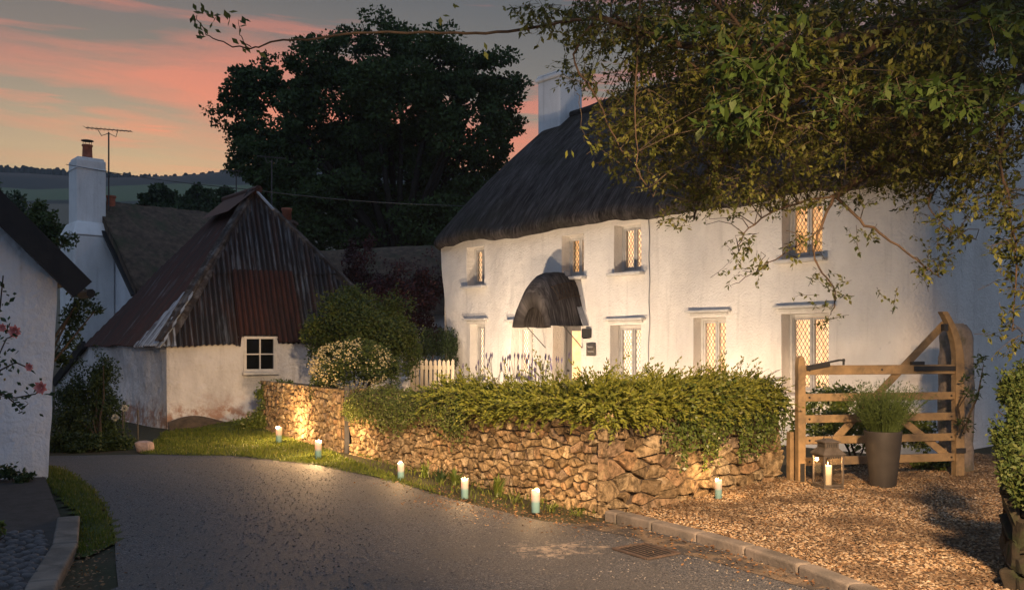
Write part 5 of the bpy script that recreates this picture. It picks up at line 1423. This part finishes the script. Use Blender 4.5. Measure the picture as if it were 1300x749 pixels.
def aerial(name, label, base, top, width, n, rot, cat='aerial'):
    th = thing(name, label, cat, tuple(base)); mb = MB(); mb.tube([base, Vector((base.x, base.y, top))], .018, 6); obj('mast', mb, M['steel'], th)
    mb = MB(); dx = Vector((math.cos(rot), math.sin(rot), -.06)).normalized(); c = Vector((base.x, base.y, top+.06)); mb.tube([c-dx*width/2, c+dx*width/2], .012, 5)
    sd_ = Vector((-dx.y, dx.x, 0))
    for i in range(n):
        q = c-dx*width/2+dx*width*i/(n-1); mb.tube([q-sd_*(.18-.008*i), q+sd_*(.18-.008*i)], .006, 4); 
    obj('antenna', mb, M['steel'], th)
    mb = MB(); a = Vector((base.x, base.y, top-.0)); mb.tube([c-dx*width*.25, a-dx*width*.16-Z3*.1, a-Z3*.03, a+dx*width*.16-Z3*.1, c+dx*width*.2], .01, 5); obj('boom_bracket', mb, M['steel'], th)
    return th
pb_ = P(138, 268, 20.8); aerial('tv_aerial', 'television aerial on a tall mast beside the white chimney stack', pb_, P(0,168,20.8).z, 1.05, 12, .1)
mb = MB(); q = P(141,252,21.4); mb.lathe([(.10,-.3),(.10,0),(.12,.02),(.12,.06)], q, 12); obj('small_pot', mb, M['terracotta'], stack)
# cable
mb = MB(); pts = []
for i in range(40):
    f = i/39; u = 84+(225)*f; v = 209+31*f+3*math.sin(f*math.pi); pts.append(P(u, v, 20.2-2.4*f))
p2 = [P(309+(285)*i/20, 240+22*i/20+4*math.sin(i/20*math.pi), 17.8+2.5*i/20) for i in range(1, 21)]
mb.tube(pts+p2, .009, 4); tag(obj('overhead_cable', mb, M['black'], None, loc=tuple(pts[0])), 'thin sagging cable from the white chimney across to the cottage', 'cable')

# ================================================================== LEFT HOUSE (near)
lc = G(60, 608); ld = Vector((.75,.67,0)).normalized()
lh = thing('near_house', 'rough white rendered house with a black verge cropped by the picture edge', 'house', tuple(lc))
def lhP(s, z): return lc-ld*s+Vector((0,0,z))+Vector((.055*z+.02*nz(s*2, z*2),0,0))*(1 if s < .1 else 1)+Vector((.67,-.75,0))*(.04*nz(s*1.2, z*1.2, 3)+.05*max(0,.5-z))
# verge line: from measured points
v0 = P(72,352,9.75); v1 = P(0,283,9.45)
slope = (v1.z-v0.z)/((Vector((v0.x,v0.y,0))-Vector((v1.x,v1.y,0))).length)
mb = MB(); n1_, n2_ = 50, 24
for i in range(n1_+1):
    s = 5.2*i/n1_; ztop = 2.28+slope*s if s < 2.6 else 2.28+slope*(5.2-s)
    for k in range(n2_+1): mb.v.append(tuple(lhP(s, -.1+(ztop+.1)*k/n2_)))
for i in range(n1_):
    for k in range(n2_): a = i*(n2_+1)+k; mb.f.append((a, a+1, a+n2_+2, a+n2_+1))
sb = Vector((-.67,.75,0))
o = len(mb.v)
for i in range(9):
    for k in range(9): q = lhP(0, -.1+2.38*k/8)+sb*(i*.8); mb.v.append(tuple(q))
for i in range(8):
    for k in range(8): a = o+i*9+k; mb.f.append((a, a+9, a+10, a+1))
obj('wall', mb, M['white_cool'], lh, True)
mb = MB()
e0 = lc+ld*.20+Z3*(2.28-slope*.10); e0 += Vector((.10,0,0)); rg = lc-ld*2.6+Z3*(2.28+slope*2.6+.05); rg += Vector((.10,0,0)); fr_ = Vector((.67,-.75,0))
mb.poly_prism([e0+fr_*.25, rg+fr_*.25, rg+sb*6, e0+sb*6], Z3*.09)
e2 = lc-ld*5.6+Z3*(2.28-slope*.3)
mb.poly_prism([rg+fr_*.25, e2+fr_*.25, e2+sb*6, rg+sb*6], Z3*.09)
obj('roof', mb, M['slate'], lh)
mb = MB(); mb.bar(e0+fr_*.27-Z3*.06, rg+fr_*.27-Z3*.06, .05, .26, fr_.cross((rg-e0).normalized())); obj('bargeboard', mb, M['black_wood'], lh)
mb = MB(); mb.tube([e0+fr_*.30-Z3*.10+ld*.08, e0-fr_*.05-Z3*.10+ld*.08], .05, 8); obj('gutter', mb, M['black_wood'], lh)

# rose at the left edge
th = thing('rose_bush', 'climbing rose with pink blooms reaching in front of the near white house', 'rose', (-3.95,6.1,0))
st = MB(); lf = MB(); PT = []; fl = MB()
for pth in ([(-30,720),(-24,560),(-10,470),(8,430),(18,425)], [(-30,600),(-10,500),(20,505),(45,500),(52,492)], [(-30,520),(-12,440),(0,390),(4,350)], [(-24,540),(0,470),(20,460),(38,468)], [(-28,560),(-8,500),(5,500),(28,520),(36,512)]):
    pts = [P(u, v, 6.3+.15*rnd.uniform(-1,1)) for u, v in pth]; st.tube(pts, [.009,.008,.006,.005,.003][:len(pts)], 5)
    for a, b in zip(pts[1:], pts[2:]):
        for k in range(9): PT.append(a.lerp(b, rnd.random())+Vector((rnd.gauss(0,.035), rnd.gauss(0,.05), rnd.gauss(0,.035))))
PT = [tuple(p) for p in PT]; n = len(PT)
lf.leaves(PT, rand_dirs(n), rand_dirs(n)+np.array([0,-.8,.5]), rng.uniform(.035,.065,n), rng.uniform(.022,.036,n), .2)
obj('stem', st, M['bark'], th); obj('foliage', lf, M['lf_dark'], th)
for u, v, s in ((20,421,.045),(53,492,.045),(4,416,.03),(38,466,.028)):
    fl = MB(); c = P(u, v, 6.25)
    for lay in range(5):
        m_ = 7; r_ = s*(.25+.2*lay)
        for k in range(m_):
            a = 6.283*(k+lay*.4)/m_; d_ = np.array([math.cos(a), -.55+.18*lay*0, math.sin(a)])
            fl.leaves([tuple(np.array(c)+d_*r_*.25)], [tuple(d_*np.array([1,.2+.25*(5-lay),1])+np.array([0,-.6+.12*lay,0]))], [(0,-1,.2)], s*(.55+.12*lay), s*.62, -.3)
    obj('bloom', fl, M['rose'], th)
# weeds at near house corner, small silver plant
low_bush('wall_weed', 'low dark weeds at the foot of the near white house', [lob(12,600,9.2,18,10), lob(30,606,9.2,14,6)], 900, (-5.2,9.2,.05), M['lf_dark'], .04)
low_bush('silver_plant', 'small silvery plant on the cobbles at the left picture edge', [lob(-2,672,6.4,9,10)], 400, (-3.8,6.4,.05), M['lf_trail'], .03)
# climbing shrub between near house and stack
shrub('climbing_shrub', 'sparse climbing shrub against the white house below its chimney stack', 'shrub', (-7.9,13.2,0),
      [lob(95,400,14,22,40,12), lob(80,440,14,14,30,10), lob(108,380,14,16,14,8), lob(85,310,14.5,14,14,8), lob(75,340,14.5,10,20,8), lob(118,395,14,12,10,6)], 1500, .07, M['lf_dark'], sub=6, subr=.5, stems=9)
shrub('garden_tree', 'small yellowish green tree between the near house roof and the chimney stack', 'tree', (-14.2,26,0),
      [lob(50,285,26,28,22), lob(30,300,25.5,24,22), lob(62,300,26,20,20), lob(48,265,26,12,12)], 5000, .13, M['lf_bush'], stem_mat=M['bark'])

# ================================================================== BACKGROUND ROOFS
mb = MB()
th = thing('low_thatched_house', 'long low house with a dark thatched ridge showing behind the purple shrub', 'house', (-3,25,0))
a = P(395,322,25); b = P(600,310,25.5)
mb = MB(); n1_ = 40
for i in range(n1_+1):
    p = a.lerp(b, i/n1_); p.z = P(0, np.interp(i/n1_, [0,.25,.6,.75,1], [319,316,311,310,316]), 25).z+.02*nz(i*.4)
    for k in range(9):
        f = k/8; mb.v.append((p.x, p.y-2.6*(1-f), 2.3+(p.z-2.3)*math.sin(f*math.pi/2)**.9))
    mb.v.append((p.x, p.y+2.6, 2.3))
for i in range(n1_):
    for k in range(9): q = i*10+k; mb.f.append((q, q+1, q+11, q+10))
obj('thatched_roof', mb, M['thatch_brown'], th, True)
mb = MB(); mb.box(((a.x+b.x)/2, 25.2, 1.15), (b.x-a.x, 4.4, 2.5)); obj('wall', mb, M['white_stack'], th)
bc = P(364, 295, 23); bc.z = 0; zt2 = P(0,281,23).z
ch = thing('brick_house', 'small brick stack with a red pot and its roof half hidden behind the barn ridge', 'house', tuple(bc))
mb = MB(); mb.box(bc+Z3*(zt2/2), (.42,.42,zt2)); mb.box(bc+Z3*(zt2-.04), (.5,.5,.08)); cs_ = obj('chimney', mb, M['brick'], ch, bevel=.01)
mb = MB(); mb.lathe([(.13,zt2),(.12,zt2+.26),(.14,zt2+.28),(.14,zt2+.34),(.10,zt2+.34)], bc, 14); obj('chimney_pot', mb, M['terracotta'], cs_, True)
mb = MB(); mb.poly_prism([bc+Vector((-2,-.3,0)), bc+Vector((1.5,-.3,0)), bc+Vector((1.5,-.3,2.3)), bc+Vector((-.2,-.3,3.6)), bc+Vector((-2,-.3,2.3))], (0,3.5,0)); obj('wall', mb, M['white_stack'], ch)
mb = MB(); mb.poly_prism([bc+Vector((-2.2,-.45,2.2)), bc+Vector((-.2,-.45,3.65)), bc+Vector((1.7,-.45,2.2)), bc+Vector((1.7,-.45,2.35)), bc+Vector((-.2,-.45,3.8)), bc+Vector((-2.2,-.45,2.35))], (0,3.8,0)); obj('roof', mb, M['slate'], ch)
q = P(345,275,22); aerial('tv_aerial', 'television aerial on a thin mast in front of the dark tree, above the barn ridge', q, P(0,203,22).z, .7, 8, .15)
q = P(300,265,24); aerial('tv_aerial', 'small distant television aerial above the barn roof, left of the ridge', q, P(0,220,24).z, .3, 5, .4)

# ================================================================== TREES BEHIND
def big_tree(name, label, base, lobes, n, L, mat, trunk_r, fork_z, cat='tree', sub=16, subr=.30, group=None, sublobe=None):
    th = thing(name, label, cat, tuple(base), group); tr = MB(); br = MB(); b = Vector(base); lf = MB()
    f0 = Vector((b.x, b.y, fork_z)); tr.tube([b-Z3*.2, b+Z3*.5, b+Z3*fork_z*.6, f0], [trunk_r*1.35, trunk_r*1.05, trunk_r*.9, trunk_r*.8], 10)
    tot = sum(l[3]*l[5] for l in lobes)
    for l in lobes:
        c = Vector(l[:3]); m_ = f0.lerp(c, .5)+Vector((0,0,.06*(c-f0).length)); br.tube([f0-Z3*.3, f0.lerp(m_, .5), m_, c.lerp(m_, .3), c], [trunk_r*.42, trunk_r*.34, trunk_r*.25, trunk_r*.14, trunk_r*.05], 6)
        cnt = int(n*l[3]*l[5]/tot); k = sub; per = max(4, cnt//k)
        for j in range(k):
            dd = rand_dirs(1)[0]; rr = rng.uniform(.45, 1.0); cc_ = Vector((l[0]+dd[0]*rr*l[3], l[1]+dd[1]*rr*l[4], l[2]+dd[2]*rr*l[5]))
            if j % 3 == 0: br.tube([c.lerp(cc_, .1), c.lerp(cc_, .6)+Z3*.1, cc_], [trunk_r*.06, trunk_r*.04, trunk_r*.02], 4)
            s = subr*rng.uniform(.55, 1.25)*max(l[3], l[5]); PTS = []
            blob_leaves(PTS, tuple(cc_), (s, s, s*.55), per, L, shell=.25, up=.3)
            for p, ax, nr, LL in PTS: lf.leaves(p, ax, nr, LL, LL*.7, .2)
    obj('crown', lf, mat, th); obj('trunk', tr, M['bark'], th, True); obj('branch', br, M['bark_dark'], th, True)
    return th
Yt = 33
bl = [(485,58,56,34),(405,80,52,36),(560,82,62,42),(622,98,42,38),(326,104,34,34),(298,150,34,36),(352,146,56,48),(430,140,66,60),(510,140,72,64),(585,145,60,56),(640,118,28,22),(350,208,50,46),(315,202,30,28),(425,225,66,56),(505,225,72,60),(580,222,58,50),(625,190,28,28),(455,280,60,40),(540,285,58,40),(600,265,36,40),(390,270,46,40),(350,258,34,30),(640,160,26,22),(500,308,70,24),(420,305,50,20),(580,305,50,24),(470,185,60,50),(380,185,40,36),(545,190,50,46),(470,110,50,36)]
lobes = []
for u, v, ru, rv in bl:
    l = lob(u, v, Yt+rnd.uniform(-1.8,1.8), ru, rv, ru*.9); lobes.append(l)
big_tree('broad_tree', 'huge dark spreading tree rising behind the barn and the cottage against the sky', P(506, 438, Yt).xy.to_3d(), lobes, 150000, .155, M['lf_oak'], .42, 4.2, sub=34, subr=.345)
for i, (u, v, ru, rv, Y, lb_) in enumerate([(205,250,36,16,52,'dark flat topped conifer behind the brown thatch beside the television mast'), (250,252,34,18,50,'feathery dark tree behind the brown thatch, in the gap left of the big tree'), (290,255,30,20,48,'darkest small far tree, at the lower left of the big tree')]):
    big_tree('far_tree', lb_, P(u, 438, Y).xy.to_3d(), [lob(u-ru*.45, v+6, Y, ru*.5, rv*.6), lob(u+ru*.4, v+5, Y, ru*.5, rv*.6), lob(u, v-rv*.35, Y, ru*.45, rv*.5), lob(u, v+rv, Y, ru, rv*.9)], 5200, .24, M['lf_dark'], .25, 5, group='far trees beyond the thatched roofs', sub=12)
big_tree('far_tree', 'dark mass of tree on the slope at the left picture edge, above the near roof', P(-25, 438, 60).xy.to_3d(), [lob(-10,262,60,40,22), lob(20,285,60,40,24), lob(-60,240,60,50,40), lob(48,300,60,34,20)], 7000, .3, M['lf_dark'], .3, 5, group='far trees beyond the thatched roofs')
big_tree('far_tree', 'tall dark tree glimpsed behind the left end of the cottage thatch', P(640, 438, 40).xy.to_3d(), [lob(600,290,40,50,40), lob(650,270,40,50,50), lob(560,330,40,60,30), lob(480,335,40,60,22), lob(400,330,40,60,26)], 12000, .26, M['lf_oak'], .3, 5, group='far trees beyond the thatched roofs')

# ================================================================== OVERHANGING TREE
OT = thing('overhanging_tree', 'leafy tree whose boughs hang over the drive and the right half of the cottage', 'tree', (6.4,6.8,0))
limbs = MB(); twigs = MB(); leafA = {'lf_over': ([],[],[],[]), 'lf_bright': ([],[],[],[])}
trunk = MB(); trunk.tube([(6.4,6.8,-.2),(6.35,6.8,1.2),(6.2,6.85,2.6),(6.0,6.9,4.0),(5.7,6.8,5.4)], [.34,.27,.24,.21,.16], 12)
SK = []   # skeleton samples
def limb(pth, r0, r1, mbx=None, n=14):
    pts = [P(u, v, Y) if len(q_) == 3 else None for q_ in pth for (u, v, Y) in [q_]]
    out = []
    for i in range(len(pts)-1):
        a = pts[max(i-1, 0)]; b = pts[i]; c = pts[i+1]; d_ = pts[min(i+2, len(pts)-1)]
        for k in range(5):
            t_ = k/5; out.append(.5*((2*b)+(-a+c)*t_+(2*a-5*b+4*c-d_)*t_*t_+(-a+3*b-3*c+d_)*t_**3))
    out.append(pts[-1]); m_ = len(out)
    out = [p+Vector((rnd.gauss(0,.006), rnd.gauss(0,.006), rnd.gauss(0,.006))) for p in out]
    (mbx or limbs).tube(out, [r0+(r1-r0)*i/(m_-1) for i in range(m_)], 7); SK.extend(out); return out
main = [
 ([(1570,20,6.9),(1400,60,6.9),(1300,95,6.9),(1200,130,7.0),(1130,200,7.1),(1060,248,7.2)], .075, .028),
 ([(1500,-60,6.8),(1300,-30,6.6),(1150,30,6.6),(1000,60,6.6),(860,55,6.5),(760,20,6.4)], .07, .018),
 ([(1150,30,6.6),(1040,110,6.8),(960,160,7.0),(900,230,7.1),(880,280,7.2)], .03, .008),
 ([(1060,248,7.2),(1045,280,7.2),(1035,330,7.1),(1060,370,7.1),(1055,400,7.1)], .014, .003),
 ([(1060,248,7.2),(1100,285,7.1),(1140,312,7.1),(1175,340,7.1),(1195,352,7.1)], .014, .004),
 ([(1060,248,7.2),(1000,262,7.3),(950,290,7.3),(935,325,7.3)], .012, .003),
 ([(1045,290,7.2),(1000,320,7.1),(960,345,7.1),(930,362,7.1)], .007, .002),
 ([(860,55,6.5),(800,35,6.4),(740,25,6.3),(690,33,6.2),(630,42,6.1),(560,43,6.0),(450,42,5.9),(400,50,5.9),(350,52,5.9),(325,61,5.9),(290,56,5.9),(262,42,5.9),(250,22,5.9)], .014, .0025),
 ([(318,60,5.9),(306,48,5.9),(303,26,5.9)], .004, .0015),
 ([(815,-20,6.2),(808,60,6.2),(806,160,6.2),(812,230,6.2)], .010, .003),
 ([(780,20,6.4),(850,60,6.4),(900,100,6.4),(960,140,6.5),(1020,165,6.6)], .012, .005),
 ([(900,-20,6.3),(960,60,6.3),(1040,120,6.5),(1100,170,6.7)], .014, .006),
 ([(760,20,6.4),(730,70,6.3),(760,130,6.3),(790,190,6.4),(830,250,6.5)], .010, .003),
 ([(1300,95,6.9),(1270,180,6.6),(1280,260,6.4),(1290,340,6.3),(1285,420,6.2)], .016, .003),
 ([(1200,130,7.0),(1210,200,6.9),(1180,260,6.9),(1215,300,6.9)], .012, .003),
 ([(960,60,6.6),(930,30,6.5),(880,-20,6.4)], .02, .01),
]
for pth, r0, r1 in main: limb(pth, r0, r1)
limbs.tube([(6.0,6.9,4.0), P(1570,20,6.9)], [.15,.08], 8); limbs.tube([(5.7,6.8,5.4), P(1500,-60,6.8)], [.14,.075], 8)
SKA = np.array([tuple(p) for p in SK])
# clumps: u,v,ru,rv,Y0,Y1,twigs,leaf length,material,leaves per twig
CL = [(1230,50,110,70,6.0,9.5,420,.055,'lf_over'),(1110,50,110,70,6.0,9.5,440,.055,'lf_over'),(990,50,100,70,6.0,9.5,420,.055,'lf_over'),(880,45,90,60,6.0,9,330,.05,'lf_over'),(775,25,60,34,6.0,8,130,.045,'lf_over'),(745,75,36,45,6.0,8,75,.042,'lf_over'),
 (1150,130,110,60,6.5,9.5,340,.05,'lf_over'),(1040,140,90,60,6.5,9.5,300,.05,'lf_over'),(930,140,80,60,6.3,9,300,.05,'lf_over'),(835,120,60,60,6.2,8.5,210,.045,'lf_over'),(785,160,36,50,6.2,8,90,.042,'lf_over'),
 (820,205,55,42,6.3,8,170,.042,'lf_over'),(900,210,70,50,6.5,8.5,240,.042,'lf_over'),(980,215,70,42,6.7,8.5,220,.042,'lf_over'),(1060,200,70,42,6.7,8.5,200,.042,'lf_over'),(1140,190,60,50,6.6,8.5,190,.045,'lf_over'),(1235,160,70,60,6.2,8.5,240,.05,'lf_over'),
 (870,255,50,26,6.6,7.8,80,.04,'lf_over'),(930,265,60,24,6.8,7.8,80,.04,'lf_over'),(1000,262,60,22,6.9,7.8,80,.04,'lf_over'),(1100,250,60,24,6.8,7.8,70,.04,'lf_over'),(1180,250,50,40,6.6,7.6,90,.042,'lf_over'),(1240,240,50,44,6.4,7.4,110,.045,'lf_over'),
 (955,340,36,10,6.95,7.25,12,.045,'lf_over'),(930,310,22,18,7.0,7.4,10,.042,'lf_over'),(1015,315,22,18,7.0,7.3,12,.042,'lf_over'),(1045,365,30,22,6.95,7.2,16,.045,'lf_over'),(1060,400,14,8,7.0,7.2,5,.04,'lf_over'),(1095,300,22,14,7.0,7.2,8,.042,'lf_over'),(1180,330,26,24,6.9,7.2,22,.042,'lf_over'),(1210,290,26,24,6.7,7.1,24,.045,'lf_over'),
 (1285,320,22,60,6.1,6.6,60,.05,'lf_over'),(1280,410,14,34,6.0,6.4,16,.045,'lf_over'),(1262,265,22,30,6.2,6.7,32,.045,'lf_over'),
 (665,15,36,14,6.0,6.6,18,.045,'lf_over'),(700,25,30,16,6.0,6.6,20,.045,'lf_over'),(855,280,30,10,6.7,7.3,12,.04,'lf_over'),(1130,380,16,6,7.0,7.2,3,.04,'lf_over'),
 (950,100,50,60,5.2,6.0,44,.085,'lf_bright'),(1075,120,40,30,5.4,6.0,12,.075,'lf_bright'),(1010,40,50,40,5.2,6.0,20,.08,'lf_bright'),(925,150,36,30,5.5,6.0,20,.08,'lf_bright'),(1170,110,50,26,5.4,6.2,38,.075,'lf_bright'),(1240,120,50,30,5.4,6.2,32,.075,'lf_bright'),(1280,30,36,30,5.2,6.0,24,.08,'lf_bright'),(870,20,50,22,5.6,6.2,20,.075,'lf_bright')]
for (cu, cv_, ru, rv_, y0, y1, nt, L, mt) in CL:
    nt = int(nt*1.3) if cv_ < 200 and nt > 100 else int(nt*.72)
    if 190 < cv_ < 280: cv_ -= 14
    PT, AX, NR, LL = leafA[mt]
    for i in range(nt):
        a = rnd.uniform(0, 6.283); q_ = rnd.random()**.5; Y = rnd.uniform(y0, y1)
        p = P(cu+ru*q_*math.cos(a), cv_+rv_*q_*math.sin(a), Y)
        dd = Vector((rnd.gauss(-.35,.7), rnd.gauss(-.2,.5), rnd.gauss(-.25,.45))).normalized()
        Lt = rnd.uniform(.16,.38); m_ = 6; pts = []; q = p-dd*Lt*.5
        for k in range(m_): pts.append(q.copy()); q = q+dd*Lt/m_; dd = (dd+Vector((rnd.gauss(0,.15), rnd.gauss(0,.15), -.07+rnd.gauss(0,.15)))).normalized()
        twigs.tube(pts, [.0022*(1-.6*k/m_) for k in range(m_)], 3, False)
        if rnd.random() < .13:
            j = int(np.argmin(((SKA-np.array(p))**2).sum(1))); s0 = Vector(SKA[j])
            if (s0-pts[0]).length < 1.6: m2 = s0.lerp(pts[0], .5)+Vector((rnd.gauss(0,.06), rnd.gauss(0,.06), .05)); twigs.tube([s0, s0.lerp(m2,.5)+Z3*.03, m2, pts[0]], [.005,.004,.003,.0022], 4, False)
        for k in range(1, m_):
            for z_ in range(3 if mt == 'lf_over' else 3):
                d0 = (pts[k]-pts[k-1]).normalized(); PT.append(tuple(pts[k]+Vector((rnd.gauss(0,.008), rnd.gauss(0,.008), rnd.gauss(0,.008)))))
                AX.append((d0.x*.5+rnd.gauss(0,.6), d0.y*.5+rnd.gauss(0,.6), d0.z*.5+rnd.gauss(-.3,.45))); NR.append((rnd.gauss(0,.5), rnd.gauss(-.2,.5), 1)); LL.append(L*rnd.uniform(.4,1.4))
# leaves at the tip of the long thin bough
PT, AX, NR, LL = leafA['lf_over']
for u, v in [(262,38),(255,30),(250,20),(246,12),(240,24),(268,20),(275,16),(285,12),(290,22),(300,26),(304,34),(310,24),(262,12),(255,8),(270,32),(252,38),(248,46),(312,56),(300,52),(330,60),(640,12),(650,22),(700,10),(560,20),(575,6),(615,60),(735,160),(722,190),(750,185),(742,175)]:
    for j in range(2): p = P(u+rnd.gauss(0,3), v+rnd.gauss(0,3), 5.9); PT.append(tuple(p)); AX.append((rnd.gauss(.3,.5), rnd.gauss(0,.3), rnd.gauss(-.5,.5))); NR.append((rnd.gauss(0,.5), -.8, .6)); LL.append(rnd.uniform(.045,.075))
limb([(735,120,6.2),(738,150,6.2),(742,180,6.2)], .003, .0015, twigs)
# the rest of the crown, above the frame: it shades the drive as the real one does
for i in range(120):
    c = (rnd.uniform(.8, 9.5), rnd.uniform(3.0, 10.5), rnd.uniform(6.6, 9.2)); PTS = []
    blob_leaves(PTS, c, (.9,.9,.5), 110, .13, shell=.2)
    for p, ax, nr, LL_ in PTS:
        leafA['lf_over'][0].extend(map(tuple, p)); leafA['lf_over'][1].extend(map(tuple, ax)); leafA['lf_over'][2].extend(map(tuple, nr)); leafA['lf_over'][3].extend(LL_)
    if i % 3 == 0: limbs.tube([(5.7,6.8,5.4), ((5.7+c[0])/2, (6.8+c[1])/2, 6.6), c], [.09,.05,.015], 6)
obj('trunk', trunk, M['bark'], OT, True); obj('branch', limbs, M['bark_light'], OT, True); obj('twig', twigs, M['bark'], OT)
for nm, mt in (('foliage', 'lf_over'), ('bright_foliage', 'lf_bright')):
    PT, AX, NR, LL = leafA[mt]; lf = MB(); LL = np.array(LL); lf.leaves(PT, AX, NR, LL, LL*(.5 if mt == 'lf_over' else .46), .16); obj(nm, lf, M[mt], OT)

# ================================================================== RIGHT EDGE: ivy-topped pillar
rp = Vector((3.22,5.45,0))
pr = thing('stone_pillar', 'dark rubble stone wall end under the evergreen bush at the right picture edge', 'stone pillar', tuple(rp))
obj('pillar_core', core([(3.10,5.32),(4.2,5.32),(4.2,6.0),(3.50,6.0)], -.1, .70), M['mortar'], pr)
mb = MB(); stones_on(mb, (3.47,6.0), (3.06,5.28), -.05, .73, .2, .15, .04, .3, 41); stones_on(mb, (3.06,5.28), (4.1,5.28), -.05, .73, .2, .15, .05, .3, 42); obj('stone_face', mb, pm('darkened_stone', (.045,.034,.023), (.02,.018,.012), 9, .9, 1.0, 24, c3=(.03,.04,.015), s3=6), pr)  # dark brown stone, darkened further in place of shade from the lamp
shrub('evergreen_bush', 'dense dark small leaved evergreen bush overhanging the stone pillar at the right edge', 'bush', (3.5,5.6,.8),
      [lob(1292,500,5.75,28,38), lob(1282,540,5.6,22,44), lob(1305,560,5.6,36,50), lob(1318,500,5.8,34,60), lob(1284,592,5.25,17,36), lob(1308,615,5.2,22,30)], 11000, .032, M['lf_bush'])

# ================================================================== LAMPS (unseen fittings added for the warm light: garden uplighters hidden by the hedge, a lane lamp behind the camera)
def unseen_garden_spot(label, loc, target, watts, cone, color=(1,.72,.46)):  # unseen uplighter added to warm the cottage front
    th = thing('unseen_garden_spotlight', label, 'garden light', tuple(loc), 'unseen garden spotlights added to light the cottage')
    L = Vector(loc); d_ = (Vector(target)-L).normalized(); h = L+Z3*.30
    mb = MB(); mb.tube([L-Z3*.05, h], .012, 8); obj('spike', mb, M['black'], th)
    mb = MB(); mb.tube([h-d_*.06, h-d_*.055, h+d_*.07, h+d_*.07], [.02,.05,.06,.058], 14); obj('housing', mb, M['black'], th)
    mb = MB(); mb.tube([h+d_*.072, h+d_*.075], .052, 14); obj('lens', mb, emat('spot_lens', (1,.8,.55), 3), th)
    spot('spot_beam', tuple(h+d_*.10), target, watts, cone, color, .9, .05, th)
WS = (1,.74,.50)
unseen_garden_spot('added unseen black garden uplighter in the border under the far left cottage window', (-.7,15.7,0), (-.7,18.6,2.2), 350, 84, WS)
unseen_garden_spot('added unseen black garden uplighter in the border facing the thatched porch', (-1.35,14.0,0), (.7,16.7,2.0), 760, 100, WS)
unseen_garden_spot('added unseen black garden uplighter in the border facing the middle ground floor window', (.25,11.7,0), (2.4,14.8,1.9), 720, 100, WS)
unseen_garden_spot('added unseen black garden uplighter in the border facing the right hand lower window', (1.75,10.2,0), (4.0,13.0,1.8), 360, 100, WS)
sl = thing('unseen_lane_lamp', 'tall black lane lamp post added unseen behind the camera', 'street lamp', (1.9,-1.2,0))  # unseen lamp added to warm the drive, gate and wall
mb = MB(); mb.tube([(1.9,-1.2,-.1),(1.9,-1.2,3.9),(1.85,-1.05,4.25),(1.7,-.7,4.35)], [.06,.045,.04,.035], 10); obj('post', mb, M['black'], sl)
mb = MB(); mb.lathe([(.03,.16),(.08,.12),(.20,.0),(.19,-.01),(.02,.02)], (1.7,-.7,4.3), 20); obj('lamp_shade', mb, M['black'], sl)
mb = MB(); mb.lathe([(.01,-.06),(.05,-.03),(.05,.0),(.01,.01)], (1.7,-.7,4.28), 12); obj('bulb', mb, emat('bulb_glow', (1,.75,.45), 6), sl)
spot('lane_beam', (1.7,-.7,4.2), (1.75,8.7,0.35), 9500, 47, (1,.64,.35), .85, .30, sl)
spot('verge_beam', (1.68,-.72,4.2), (-3.0,12.6,0.7), 6500, 25, (1,.68,.38), .9, .25, sl)  # second beam added to light the grass bank and left wall

for o in list(bpy.data.objects):
    if '_o' in o: del o['_o']
